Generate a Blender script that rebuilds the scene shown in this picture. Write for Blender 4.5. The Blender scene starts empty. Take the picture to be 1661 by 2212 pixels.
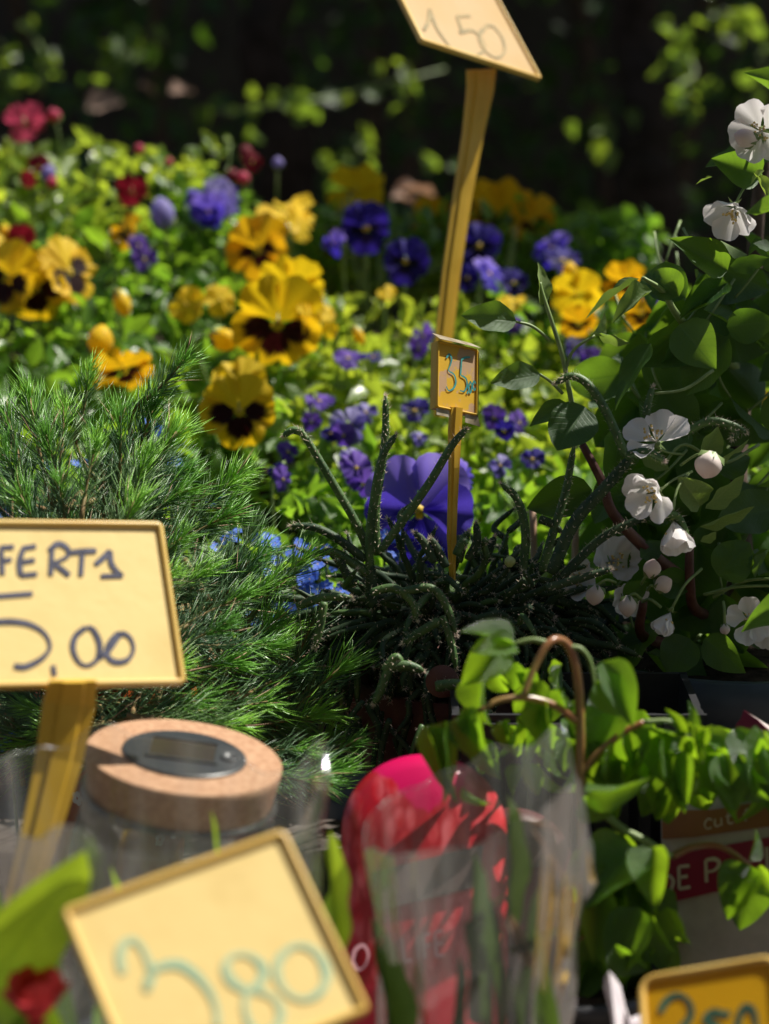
import bpy, math, random
from mathutils import Vector, Matrix, Quaternion, noise
random.seed(11)
R = math.radians
rnd, uni, gau = random.random, random.uniform, random.gauss
sc = bpy.context.scene
COL = sc.collection
# ------------------------------------------------------------------ camera
WID = 24.0 / 70.0            # picture width at 1 m
CAM = Vector((0, 0, 1.5)); PITCH = R(13)
FWD = Vector((0, math.cos(PITCH), -math.sin(PITCH))); UPV = Vector((0, math.sin(PITCH), math.cos(PITCH))); RGT = Vector((1, 0, 0))
cd = bpy.data.cameras.new('camera'); cam = bpy.data.objects.new('camera', cd); COL.objects.link(cam)
cam.location = CAM; cam.rotation_euler = (R(90) - PITCH, 0, 0)
cd.sensor_fit = 'HORIZONTAL'; cd.sensor_width = 24; cd.lens = 70; cd.clip_start = .02; cd.clip_end = 500
cd.dof.use_dof = True; cd.dof.focus_distance = 1.6; cd.dof.aperture_fstop = 3.4; cd.dof.aperture_blades = 9
sc.camera = cam
# ------------------------------------------------------------------ light
SUN = Vector((.50, .29, .815)).normalized()
w = bpy.data.worlds.new('World'); sc.world = w; w.use_nodes = True
nt = w.node_tree; nt.nodes.clear()
sky = nt.nodes.new('ShaderNodeTexSky'); sky.sky_type = 'NISHITA'; sky.sun_disc = False
sky.sun_elevation = math.asin(SUN.z); sky.sun_rotation = math.atan2(SUN.x, SUN.y)
bg = nt.nodes.new('ShaderNodeBackground'); bg.inputs['Strength'].default_value = .05
wo = nt.nodes.new('ShaderNodeOutputWorld')
nt.links.new(sky.outputs[0], bg.inputs[0]); nt.links.new(bg.outputs[0], wo.inputs[0])
sl = bpy.data.lights.new('sun', 'SUN'); sl.energy = 5.0; sl.angle = R(.5); sl.color = (1, .95, .86)
so = bpy.data.objects.new('sun', sl); COL.objects.link(so); so.rotation_euler = SUN.to_track_quat('Z', 'Y').to_euler(); so.location = SUN * 20
vs = sc.view_settings; vs.view_transform = 'Standard'; vs.look = 'None'; vs.gamma = 1; vs.exposure = 0.6; vs.use_curve_mapping = False
cy = sc.cycles; cy.max_bounces = 10; cy.transparent_max_bounces = 24; cy.transmission_bounces = 6; cy.use_denoising = True
cy.sample_clamp_indirect = 6
# ------------------------------------------------------------------ helpers
def P(u, v, d):
    """point at depth d (m) seen at (u, v) of a 1661 x 2212 grid over the photograph"""
    return CAM + d * (FWD + RGT * ((u - 830.5) / 1661 * WID) + UPV * ((1106 - v) / 1661 * WID))
def PX(d): return d * WID / 1661
WM = {}
def link(o, parent=None, M=None):
    M = M if M is not None else Matrix.Identity(4)
    COL.objects.link(o); WM[o.name] = M
    if parent is not None:
        o.parent = parent; o.matrix_basis = WM[parent.name].inverted() @ M
    else: o.matrix_basis = M
    return o
def tag(o, label=None, cat=None, group=None, kind=None):
    for k, x in (('label', label), ('category', cat), ('group', group), ('kind', kind)):
        if x: o[k] = x
    return o
def thing(name, label, cat, loc, group=None):
    o = bpy.data.objects.new(name, None); o.empty_display_size = .02
    link(o, None, Matrix.Translation(loc)); return tag(o, label, cat, group)
class MB:
    def __init__(s): s.v = []; s.f = []; s.m = []; s.uv = []
    def add(s, vs_, fs, mi=0, uvs=None):
        b = len(s.v); s.v += [tuple(x) for x in vs_]; s.f += [tuple(i + b for i in f) for f in fs]; s.m += [mi] * len(fs)
        s.uv += list(uvs) if uvs else [(0.5, 0.5)] * len(vs_)
    def box(s, c, sx, sy, sz, mi=0, M=None):
        vs_ = [Vector((x * sx / 2, y * sy / 2, z * sz / 2)) for x in (-1, 1) for y in (-1, 1) for z in (-1, 1)]
        vs_ = [(M @ p if M else p) + Vector(c) for p in vs_]
        s.add(vs_, [(0, 1, 3, 2), (4, 6, 7, 5), (0, 4, 5, 1), (2, 3, 7, 6), (0, 2, 6, 4), (1, 5, 7, 3)], mi)
    def mesh(s, name, mats, smooth=True):
        me = bpy.data.meshes.new(name); me.from_pydata(s.v, [], s.f)
        for m in (mats if isinstance(mats, (list, tuple)) else [mats]): me.materials.append(m)
        me.polygons.foreach_set('material_index', s.m)
        me.polygons.foreach_set('use_smooth', [smooth] * len(s.f))
        l = me.uv_layers.new(name='UVMap'); vi = [0] * len(me.loops); me.loops.foreach_get('vertex_index', vi)
        l.data.foreach_set('uv', [c for i in vi for c in s.uv[i]])
        me.update(); return me
    def obj(s, name, mats, parent=None, smooth=True, M=None):
        return link(bpy.data.objects.new(name, s.mesh(name, mats, smooth)), parent, M)
def inst(name, me, parent, M): return link(bpy.data.objects.new(name, me), parent, M)
def smoothpts(pts, n=6):
    if len(pts) < 3: return [pts[0].lerp(pts[-1], i / n) for i in range(n + 1)]
    out = []; Q = [pts[0] * 2 - pts[1]] + list(pts) + [pts[-1] * 2 - pts[-2]]
    for i in range(1, len(Q) - 2):
        a, b, c, d = Q[i - 1:i + 3]
        for k in range(n):
            t = k / n
            out.append(.5 * ((2 * b) + (c - a) * t + (2 * a - 5 * b + 4 * c - d) * t * t + (3 * b - a - 3 * c + d) * t ** 3))
    return out + [pts[-1]]
def frames(pts):
    fr = []; n = len(pts); T0 = (pts[1] - pts[0]).normalized()
    N = T0.orthogonal().normalized(); pT = T0
    for i in range(n):
        T = (pts[min(i + 1, n - 1)] - pts[max(i - 1, 0)]).normalized()
        N = pT.rotation_difference(T) @ N; N = (N - T * N.dot(T)).normalized(); pT = T
        fr.append((T, N, T.cross(N)))
    return fr
def tube(mb, pts, rad, sides=8, mi=0, lobe=0, lobes=5, cap=True):
    n = len(pts); rad = [rad] * n if not isinstance(rad, (list, tuple)) else rad
    if len(rad) != n: rad = [rad[0] + (rad[-1] - rad[0]) * i / (n - 1) for i in range(n)]
    fr = frames(pts); vs_, fs, uv = [], [], []
    for i, (p, (T, N, B)) in enumerate(zip(pts, fr)):
        for k in range(sides):
            a = 2 * math.pi * k / sides; r = rad[i] * (1 + lobe * math.cos(lobes * a))
            vs_.append(p + (N * math.cos(a) + B * math.sin(a)) * r); uv.append((k / sides, i / (n - 1)))
    for i in range(n - 1):
        for k in range(sides):
            k2 = (k + 1) % sides
            fs.append((i * sides + k, i * sides + k2, (i + 1) * sides + k2, (i + 1) * sides + k))
    if cap: fs += [tuple(range(sides))[::-1], tuple((n - 1) * sides + k for k in range(sides))]
    mb.add(vs_, fs, mi, uv); return fr
def basis(loc, X, Y, Z, sx=1, sy=1, sz=1):
    M = Matrix((X * sx, Y * sy, Z * sz)).transposed().to_4x4(); M.translation = loc; return M
# ------------------------------------------------------------------ materials
def newmat(name):
    m = bpy.data.materials.new(name); m.use_nodes = True; t = m.node_tree; t.nodes.clear()
    o = t.nodes.new('ShaderNodeOutputMaterial'); return m, t, o
def nd(t, typ, **kw):
    n = t.nodes.new(typ)
    for k, v in kw.items(): setattr(n, k, v)
    return n
def c4(c): return (c[0], c[1], c[2], 1)
def mixc(t, fac, a, b, mode='MIX'):
    n = nd(t, 'ShaderNodeMix', data_type='RGBA', blend_type=mode)
    for s, x in ((0, fac), (6, a), (7, b)):
        if hasattr(x, 'is_output'): t.links.new(x, n.inputs[s])
        else: n.inputs[s].default_value = x if s == 0 else c4(x)
    return n.outputs[2]
def math_(t, op, a, b=0., c=None):
    n = nd(t, 'ShaderNodeMath', operation=op)
    for s, x in enumerate((a, b, c)):
        if x is None: continue
        if hasattr(x, 'is_output'): t.links.new(x, n.inputs[s])
        else: n.inputs[s].default_value = x
    return n.outputs[0]
def smooth_(t, x, lo, hi):
    n = nd(t, 'ShaderNodeMapRange', interpolation_type='SMOOTHSTEP'); t.links.new(x, n.inputs[0])
    n.inputs[1].default_value = lo; n.inputs[2].default_value = hi; return n.outputs[0]
def noise_(t, scale, detail=3, coord='Object', rough=.55):
    tc = nd(t, 'ShaderNodeTexCoord'); n = nd(t, 'ShaderNodeTexNoise'); n.inputs['Scale'].default_value = scale
    n.inputs['Detail'].default_value = detail; n.inputs['Roughness'].default_value = rough
    t.links.new(tc.outputs[coord], n.inputs['Vector']); return n.outputs['Fac']
def bump_(t, h, strength, dist, bsdf):
    b = nd(t, 'ShaderNodeBump'); b.inputs['Strength'].default_value = strength; b.inputs['Distance'].default_value = dist
    t.links.new(h, b.inputs['Height']); t.links.new(b.outputs[0], bsdf.inputs['Normal']); return b
def plain(name, col, rough=.5, tw=0, *a, **k):
    m, t, b, o = plain_(name, col, rough, *a, **k)
    if tw:
        tb = nd(t, 'ShaderNodeBsdfTranslucent'); mx = nd(t, 'ShaderNodeMixShader'); mx.inputs[0].default_value = tw; src = b.inputs['Base Color']
        if src.is_linked: t.links.new(src.links[0].from_socket, tb.inputs[0])
        else: tb.inputs[0].default_value = src.default_value
        t.links.new(b.outputs[0], mx.inputs[1]); t.links.new(tb.outputs[0], mx.inputs[2]); t.links.new(mx.outputs[0], o.inputs[0])
    return m
def plain_(name, col, rough=.5, col2=None, scale=20, spec=.5, bump=0, bscale=200, bdist=.001, detail=4, metal=0, lo=.35, hi=.65):
    m, t, o = newmat(name); b = nd(t, 'ShaderNodeBsdfPrincipled'); b.inputs['Roughness'].default_value = rough
    b.inputs['Specular IOR Level'].default_value = spec; b.inputs['Metallic'].default_value = metal
    if col2 is not None:
        c = mixc(t, smooth_(t, noise_(t, scale, detail), lo, hi), col, col2); t.links.new(c, b.inputs['Base Color'])
    else: b.inputs['Base Color'].default_value = c4(col)
    if bump: bump_(t, noise_(t, bscale, 4), bump, bdist, b)
    t.links.new(b.outputs[0], o.inputs[0]); return m, t, b, o
def leafmat(name, col, trans, tw=.4, rough=.42, vary=.35, vein=.25, veins=9, spec=.5, col2=None, bump=.5, coat=0):
    """thin leaf: lets light through, paler veins from its own UV, every leaf a little different"""
    m, t, o = newmat(name); b = nd(t, 'ShaderNodeBsdfPrincipled'); b.inputs['Roughness'].default_value = rough
    b.inputs['Specular IOR Level'].default_value = spec
    oi = nd(t, 'ShaderNodeObjectInfo'); uv = nd(t, 'ShaderNodeUVMap'); sp = nd(t, 'ShaderNodeSeparateXYZ'); t.links.new(uv.outputs[0], sp.inputs[0])
    s = math_(t, 'ABSOLUTE', math_(t, 'SUBTRACT', sp.outputs[0], .5))
    ph = math_(t, 'MULTIPLY', math_(t, 'SUBTRACT', sp.outputs[1], math_(t, 'MULTIPLY', s, .55)), veins)
    side = math_(t, 'ABSOLUTE', math_(t, 'SUBTRACT', math_(t, 'FRACT', ph), .5))
    sv = math_(t, 'SUBTRACT', 1, smooth_(t, side, .0, .13)); mid = math_(t, 'SUBTRACT', 1, smooth_(t, s, .012, .045))
    v = math_(t, 'MAXIMUM', math_(t, 'MULTIPLY', sv, .6), mid)
    n = noise_(t, 35, 3)
    k = math_(t, 'ADD', math_(t, 'MULTIPLY', math_(t, 'SUBTRACT', oi.outputs['Random'], .5), vary), math_(t, 'MULTIPLY', math_(t, 'SUBTRACT', n, .5), .5))
    c2 = col2 or (col[0] * 2.1, col[1] * 1.7, col[2] * 1.2)
    base = mixc(t, smooth_(t, k, -.3, .3), col, c2)
    base = mixc(t, math_(t, 'MULTIPLY', v, vein), base, (min(1, col[0] * 3 + .05), min(1, col[1] * 2.2 + .06), col[2] * 2 + .03))
    tr = mixc(t, smooth_(t, k, -.3, .3), trans, (min(1, trans[0] * 1.35), min(1, trans[1] * 1.15), trans[2]))
    tr = mixc(t, math_(t, 'MULTIPLY', v, .45), tr, (trans[0] * .55, trans[1] * .6, trans[2] * .5))
    t.links.new(base, b.inputs['Base Color'])
    tb = nd(t, 'ShaderNodeBsdfTranslucent'); t.links.new(tr, tb.inputs[0])
    h = math_(t, 'ADD', math_(t, 'MULTIPLY', v, -.5), math_(t, 'MULTIPLY', noise_(t, 160, 2), .35))
    bp = bump_(t, h, bump, .0012, b)
    mx = nd(t, 'ShaderNodeMixShader'); mx.inputs[0].default_value = tw
    t.links.new(b.outputs[0], mx.inputs[1]); t.links.new(tb.outputs[0], mx.inputs[2]); t.links.new(mx.outputs[0], o.inputs[0]); return m
def petalmat(name, col, blotch=None, reach=.55, eye=None, tw=.48, edge=None, rough=.55, streak=.25):
    m, t, o = newmat(name); b = nd(t, 'ShaderNodeBsdfPrincipled'); b.inputs['Roughness'].default_value = rough
    b.inputs['Specular IOR Level'].default_value = .25; b.inputs['Sheen Weight'].default_value = .15
    uv = nd(t, 'ShaderNodeUVMap'); sp = nd(t, 'ShaderNodeSeparateXYZ'); t.links.new(uv.outputs[0], sp.inputs[0])
    n = noise_(t, 60, 3); oi = nd(t, 'ShaderNodeObjectInfo')
    c = mixc(t, smooth_(t, n, .35, .7), col, edge or (col[0] * .8, col[1] * .72, col[2] * .8))
    if edge: c = mixc(t, smooth_(t, sp.outputs[1], .45, .95), col, edge)
    # fine radial streaks of the petal
    wv = nd(t, 'ShaderNodeTexNoise'); mp = nd(t, 'ShaderNodeMapping'); mp.inputs['Scale'].default_value = (26, 1.2, 1)
    t.links.new(uv.outputs[0], mp.inputs[0]); t.links.new(mp.outputs[0], wv.inputs['Vector']); wv.inputs['Scale'].default_value = 1
    ray = wv.outputs['Fac']
    c = mixc(t, math_(t, 'MULTIPLY', smooth_(t, ray, .5, .75), .25 * streak), c, (col[0] * .5, col[1] * .4, col[2] * .5))
    if blotch:
        tt = math_(t, 'ADD', sp.outputs[1], math_(t, 'ADD', math_(t, 'MULTIPLY', math_(t, 'SUBTRACT', ray, .5), .5), math_(t, 'MULTIPLY', math_(t, 'ABSOLUTE', math_(t, 'SUBTRACT', sp.outputs[0], .5)), .35)))
        c = mixc(t, math_(t, 'SUBTRACT', 1, smooth_(t, tt, reach - .08, reach + .1)), c, blotch)
    if eye: c = mixc(t, math_(t, 'SUBTRACT', 1, smooth_(t, sp.outputs[1], .12, .17)), c, eye)
    t.links.new(c, b.inputs['Base Color']); tb = nd(t, 'ShaderNodeBsdfTranslucent'); t.links.new(c, tb.inputs[0])
    bump_(t, ray, .12, .001, b)
    mx = nd(t, 'ShaderNodeMixShader'); mx.inputs[0].default_value = tw
    t.links.new(b.outputs[0], mx.inputs[1]); t.links.new(tb.outputs[0], mx.inputs[2]); t.links.new(mx.outputs[0], o.inputs[0]); return m
def streak_(t):
    tc = nd(t, 'ShaderNodeTexCoord'); mp = nd(t, 'ShaderNodeMapping'); mp.inputs['Scale'].default_value = (70, 70, 4)
    n = nd(t, 'ShaderNodeTexNoise'); n.inputs['Scale'].default_value = 1; n.inputs['Detail'].default_value = 3
    t.links.new(tc.outputs['Object'], mp.inputs[0]); t.links.new(mp.outputs[0], n.inputs['Vector']); return n.outputs['Fac']
def filmmat(name, tint=(.96, .97, .96), haze=.06, gloss=.1, rough=.08):
    """clear plastic film or thin glass"""
    m, t, o = newmat(name); tr = nd(t, 'ShaderNodeBsdfTransparent'); tr.inputs[0].default_value = c4(tint)
    g = nd(t, 'ShaderNodeBsdfGlossy'); g.inputs['Roughness'].default_value = rough; g.inputs[0].default_value = (1, 1, 1, 1)
    df = nd(t, 'ShaderNodeBsdfDiffuse'); df.inputs[0].default_value = (.75, .76, .74, 1); tl = nd(t, 'ShaderNodeBsdfTranslucent'); tl.inputs[0].default_value = (.8, .8, .76, 1)
    m0 = nd(t, 'ShaderNodeMixShader'); m0.inputs[0].default_value = .5; t.links.new(df.outputs[0], m0.inputs[1]); t.links.new(tl.outputs[0], m0.inputs[2])
    m1 = nd(t, 'ShaderNodeMixShader'); t.links.new(math_(t, 'ADD', math_(t, 'MULTIPLY', smooth_(t, streak_(t), .42, .78), haze * 3), haze * .8), m1.inputs[0])
    t.links.new(tr.outputs[0], m1.inputs[1]); t.links.new(m0.outputs[0], m1.inputs[2])
    fr = nd(t, 'ShaderNodeLayerWeight'); fr.inputs[0].default_value = .35
    m2 = nd(t, 'ShaderNodeMixShader'); t.links.new(math_(t, 'MULTIPLY', fr.outputs['Fresnel'], gloss * 4), m2.inputs[0])
    t.links.new(m1.outputs[0], m2.inputs[1]); t.links.new(g.outputs[0], m2.inputs[2]); t.links.new(m2.outputs[0], o.inputs[0])
    return m
M_ = {}
M_['bed'] = leafmat('bed leaf', (.05, .13, .018), (.30, .58, .035), .44, .34, .6, .2, 7, spec=1.)
M_['bed2'] = leafmat('bed leaf yellow green', (.085, .165, .02), (.50, .68, .05), .47, .34, .6, .2, 7, spec=1.)
M_['apple'] = leafmat('apple leaf', (.024, .075, .018), (.20, .40, .025), .36, .44, .5, .4, 9, col2=(.042, .105, .025))
M_['applepale'] = leafmat('downy young apple leaf', (.15, .24, .10), (.3, .46, .06), .34, .6, .3, .3, 9, spec=.3)
M_['weep'] = leafmat('weeping leaf', (.035, .11, .012), (.33, .60, .02), .42, .23, .6, .5, 6, spec=1., bump=1.2)
M_['tulip'] = leafmat('strap leaf', (.09, .2, .03), (.42, .62, .03), .42, .38, .4, .12, 2)
M_['strapdark'] = leafmat('dark strap leaf', (.035, .07, .025), (.10, .19, .03), .3, .45, .6, .1, 2)
M_['hedge'] = leafmat('hedge leaf', (.03, .075, .018), (.14, .3, .02), .3, .45, .5, .15, 6)
M_['ivy'] = leafmat('ivy leaf', (.05, .11, .02), (.35, .55, .04), .42, .3, .5, .2, 6, spec=.6)
M_['canopy'] = leafmat('canopy leaf', (.03, .07, .015), (.15, .3, .02), .3, .5, .5, .2, 6)
M_['dry'] = leafmat('dry leaf', (.30, .20, .15), (.4, .25, .16), .3, .7, .5, .3, 8, spec=.2, col2=(.42, .31, .25))
M_['needle'] = leafmat('old needle', (.085, .18, .095), (.20, .38, .14), .3, .3, .6, 0, 1, spec=.5, bump=0)
M_['needle2'] = leafmat('young needle', (.15, .38, .07), (.40, .72, .09), .35, .3, .6, 0, 1, spec=.5, bump=0)
M_['bark'] = plain('bark', (.055, .035, .025), .8, 0, (.13, .09, .07), 45, .3, .8, 130)
M_['redbark'] = plain('young red bark', (.075, .022, .016), .55, 0, (.14, .06, .04), 70, .4, .4, 200)
M_['twig'] = plain('conifer twig', (.26, .15, .06), .7, 0, (.16, .17, .05), 60)
M_['greenstem'] = plain('green stem', (.16, .24, .07), .5, 0, (.22, .3, .1), 80)
M_['redstem'] = plain('red green stem', (.26, .17, .05), .3, 0, (.30, .10, .04), 22, .7)
M_['cactus'] = plain('cactus skin', (.045, .10, .03), .5, 0, (.09, .165, .045), 90, .4, .4, 400)
M_['cactusold'] = plain('old cactus skin', (.025, .055, .026), .6, 0, (.05, .085, .035), 110, .3, .4, 400)
M_['bristle'] = petalmat('bristle', (.82, .72, .56), tw=.5)
M_['soil'] = plain('potting soil', (.02, .014, .01), .95, 0, (.05, .036, .026), 120, .1, 1, 180, .004)
M_['ground'] = plain('paving ground', (.12, .11, .1), .9, 0, (.2, .185, .17), 5, .2, .5, 60)
M_['board'] = plain('weathered board', (.055, .045, .038), .8, 0, (.12, .10, .085), 30, .3, .6, 140)
M_['blackplastic'] = plain('black plastic', (.02, .02, .022), .4, 0, (.03, .03, .034), 40)
M_['bluegrey'] = plain('blue grey plastic', (.035, .05, .07), .5, 0, (.05, .07, .09), 30)
M_['terracotta'] = plain('brown pot', (.09, .03, .02), .7, 0, (.14, .05, .03), 40)
M_['orange'] = plain('orange glaze', (.55, .11, .015), .3, 0, (.48, .085, .012), 15)
M_['wood'] = plain('wooden stick', (.45, .27, .17), .7, 0, (.5, .34, .23), 60)
M_['yellowsign'] = plain('yellow plastic', (.89, .68, .27), .4, .12, (.80, .58, .21), 26, .45, .25, 90, .001, 9, lo=.45, hi=.8)
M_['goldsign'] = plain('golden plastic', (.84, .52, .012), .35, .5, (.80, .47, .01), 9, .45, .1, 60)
M_['peachsign'] = plain('sun bleached plastic', (.70, .50, .24), .38, .4, (.68, .46, .18), 9, .45, .1, 60)
M_['rim'] = plain('yellow rim plastic', (.82, .57, .17), .32, .1, (.76, .48, .11), 20, .5)
M_['yellowstake'] = plain('yellow stake plastic', (.78, .49, .05), .35, .15, (.70, .42, .035), 25, .45)
M_['scuff'] = plain('scuffed yellow plastic', (.90, .60, .06), .45, .4, (.72, .5, .3), 55, .4, .1, 90, lo=.5, hi=.56)
M_['navy'] = plain('navy marker', (.02, .022, .055), .45, 0, (.05, .055, .1), 90)
M_['teal'] = plain('teal marker', (.02, .21, .22), .45, 0, (.05, .3, .28), 90)
M_['palegreen'] = plain('faded teal marker', (.34, .50, .34), .8, 0, (.52, .58, .34), 60, .1)
M_['fadedgrey'] = plain('sun faded marker', (.30, .25, .15), .85, 0, (.40, .31, .17), 50, .1)
M_['darkgreen'] = plain('dark green marker', (.01, .07, .05), .45, 0, (.02, .11, .07), 60)
M_['tape'] = plain('dirty clear tape', (.30, .24, .15), .3, 0, (.45, .4, .3), 90, .5, .3, 90)
M_['white'] = plain('white print', (.75, .74, .72), .6)
M_['black'] = plain('black print', (.01, .01, .012), .6)
M_['cork'] = plain('cork', (.36, .195, .11), .85, 0, (.50, .305, .185), 240, .2, .5, 420, .0008, lo=.3, hi=.7)
M_['bezel'] = plain('dark bezel', (.022, .025, .03), .4, 0, (.032, .036, .042), 30)
M_['glass'] = filmmat('jar glass', (.93, .95, .94), .05, .22, .02)
M_['film'] = filmmat('cellophane', (.95, .96, .95), .05, .16, .1)
M_['filmedge'] = filmmat('folded film edge', (.9, .9, .9), .2, .3, .15)
M_['tailpaper'] = plain('white paper', (.72, .66, .68), .7, 0, (.62, .55, .58), 30)
P_ = {}
DK = (.022, .002, .003)
P_['Y'] = (petalmat('yellow petal', (.97, .68, .012)), petalmat('yellow blotched petal', (.97, .63, .012), DK, .78, (.7, .5, .02)))
P_['O'] = (petalmat('amber petal', (.93, .55, .01)), petalmat('amber blotched petal', (.92, .51, .01), DK, .62, (.7, .5, .02)))
P_['Yp'] = (petalmat('plain yellow petal', (.97, .70, .015)),) * 2
P_['V'] = (petalmat('lavender violet petal', (.19, .12, .72), streak=.1, edge=(.30, .21, .82)), petalmat('violet petal', (.05, .03, .50), (.02, .01, .22), .3, (.85, .5, .02), streak=.1), petalmat('violet side petal', (.11, .07, .62), (.03, .015, .34), .45, streak=.1))
P_['W'] = (petalmat('purple petal', (.20, .10, .56)), petalmat('purple lip petal', (.11, .05, .40), (.02, .008, .10), .35, (.75, .55, .1)))
P_['B'] = (petalmat('deep blue petal', (.035, .022, .30)), petalmat('deep blue faced petal', (.03, .016, .24), (.006, .003, .02), .62, (.85, .55, .02)))
P_['L'] = (petalmat('pale lavender petal', (.36, .33, .66)), petalmat('lavender lip petal', (.16, .13, .50), (.06, .04, .25), .35, (.75, .55, .1)))
P_['R'] = (petalmat('dark red petal', (.22, .008, .022)),) * 2
P_['K'] = (petalmat('pink petal', (.62, .075, .15)),) * 2
P_['A'] = (petalmat('apple petal', (.86, .83, .80), edge=(.88, .84, .83), tw=.3, streak=.3),) * 2
P_['Ap'] = (petalmat('apple bud petal', (.84, .74, .68), edge=(.82, .64, .60), tw=.3, streak=.4),) * 2
P_['F'] = (petalmat('forget me not petal', (.10, .22, .78), tw=.3, eye=(.8, .6, .1)),) * 2
P_['T'] = (petalmat('red tulip petal', (.72, .07, .08)),) * 2
EYE = plain('flower eye', (.62, .42, .03), .6); STAM = plain('stamens', (.75, .55, .2), .6)
# ------------------------------------------------------------------ leaf and petal meshes
def leaf_grid(mb, M, kind='ovate', fold=.12, curl=.15, twist=0, wave=0, nt_=9, ns=2, mi=0):
    """unit leaf: base at the origin, tip at +Y, full width 1, front +Z"""
    vs_, uv, fs = [], [], []; ss = [k / ns for k in range(-ns, ns + 1)]; ph = rnd() * 6
    for i in range(nt_ + 1):
        t = i / nt_
        if kind == 'ovate': wd = math.sin(math.pi * t ** .72) ** .85
        elif kind == 'round': wd = math.sin(math.pi * t ** .85) ** .62
        elif kind == 'heart': wd = (math.sin(math.pi * t ** .62) ** .72) * (1 - .12 * t)
        elif kind == 'strap': wd = math.sin(math.pi * (t * .93 + .07) ** .8) ** .55
        else: wd = math.sin(math.pi * t ** .8)
        wd = max(wd, .02)
        for s in ss:
            x = s * wd * .5; z = fold * (.35 * abs(s) + .65 * s * s) * wd - curl * t * t + wave * math.sin(t * 14 + ph) * s * s * wd
            a = twist * t; vs_.append(M @ Vector((x * math.cos(a) - z * math.sin(a) * .3, t - abs(curl) * .35 * t * t, z + x * math.sin(a)))); uv.append((s * .5 + .5, t))
    k = len(ss)
    for i in range(nt_):
        for j in range(k - 1): fs.append((i * k + j, i * k + j + 1, (i + 1) * k + j + 1, (i + 1) * k + j))
    mb.add(vs_, fs, mi, uv)
LC = {}
def leafmesh(mat, kind, var):
    key = (mat, kind, var)
    if key not in LC:
        r = random.Random(hash((kind, var)) % 1000 if False else var * 17 + len(kind)); mb = MB()
        leaf_grid(mb, Matrix.Identity(4), kind, *((r.uniform(.1, .42), r.uniform(.1, .55), r.uniform(-.6, .6), r.uniform(.0, .035)) if mat == 'weep' else (r.uniform(.05, .35), r.uniform(-.1, .45), r.uniform(-.6, .6), r.uniform(.01, .06))), 12, 3)
        LC[key] = mb.mesh('leaf', M_[mat])
    return LC[key]
def leaf_at(parent, base, tip, width, normal, mat, kind='ovate', var=None, zs=1):
    Y = tip - base; L = Y.length; Y.normalize(); X = Y.cross(normal)
    if X.length < 1e-4: X = Y.orthogonal()
    X.normalize(); Z = X.cross(Y)
    return inst('leaf', leafmesh(mat, kind, random.randrange(6) if var is None else var), parent, basis(base, X, Y, Z, width, L, L * zs))
def leaf_px(parent, b, t, wpx, d, dd=0, roll=0, mat='apple', kind='ovate', var=None):
    base, tip = P(b[0], b[1], d), P(t[0], t[1], d + dd); Y = (tip - base).normalized()
    n = (CAM - base).normalized(); n = Quaternion(Y, R(roll)) @ n
    return leaf_at(parent, base, tip, wpx * PX(d), n, mat, kind, var)
def petal_grid(mb, half, L=1., cup=.12, ruf=.05, k=3, ph=0, na=10, nr=7, mi=0, notch=.12, M=None, endpow=3.2):
    vs_, uv, fs = [], [], []
    for i in range(nr + 1):
        t = i / nr
        for j in range(na + 1):
            s = 2 * j / na - 1; hw = half * (.55 + .45 * math.sin(t * math.pi * .5))
            rr = L * (1 - .32 * abs(s) ** endpow - notch * math.exp(-(s / .18) ** 2) * .5) * t
            a = s * hw; z = cup * t * t * L + ruf * math.sin(k * s * math.pi + ph) * t * t * L + ruf * .6 * math.sin(7 * s + ph * 2) * t ** 3 * L
            p = Vector((rr * math.sin(a), rr * math.cos(a), z)); vs_.append(M @ p if M else p); uv.append((s * .5 + .5, t))
    k2 = na + 1
    for i in range(nr):
        for j in range(na): fs.append((i * k2 + j, i * k2 + j + 1, (i + 1) * k2 + j + 1, (i + 1) * k2 + j))
    mb.add(vs_, fs, mi, uv)
PC = {}
def petalmesh(key, mat, half, cup, ruf, k, ph, notch=.1, endpow=3.2):
    kk = (key, mat.name)
    if kk not in PC:
        mb = MB(); petal_grid(mb, half, 1, cup, ruf, k, ph, notch=notch, endpow=endpow); PC[kk] = mb.mesh('petal', mat)
    return PC[kk]
def discmesh(key, mat, r, h=.05, n=10):
    kk = (key, mat.name)
    if kk not in PC:
        mb = MB(); vs_ = [Vector((0, 0, h))]
        for q in (.6, 1): vs_ += [Vector((r * q * math.cos(a), r * q * math.sin(a), h * (.75 if q < 1 else -.3))) for a in [2 * math.pi * i / n for i in range(n)]]
        fs = [(0, 1 + i, 1 + (i + 1) % n) for i in range(n)] + [(1 + i, 1 + n + i, 1 + n + (i + 1) % n, 1 + (i + 1) % n) for i in range(n)]
        mb.add(vs_, fs); PC[kk] = mb.mesh('eye', mat)
    return PC[kk]
def face_frame(c, yaw, pitch, roll):
    n = (CAM - c).normalized(); n = Quaternion(Vector((0, 0, 1)), R(yaw)) @ n
    side = n.cross(Vector((0, 0, 1))).normalized(); n = Quaternion(side, R(pitch)) @ n   # pitch > 0 turns the face up
    Y = Vector((0, 0, 1)); Y = (Y - n * Y.dot(n)).normalized(); Y = Quaternion(n, R(roll)) @ Y
    return Y.cross(n), Y, n
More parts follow.
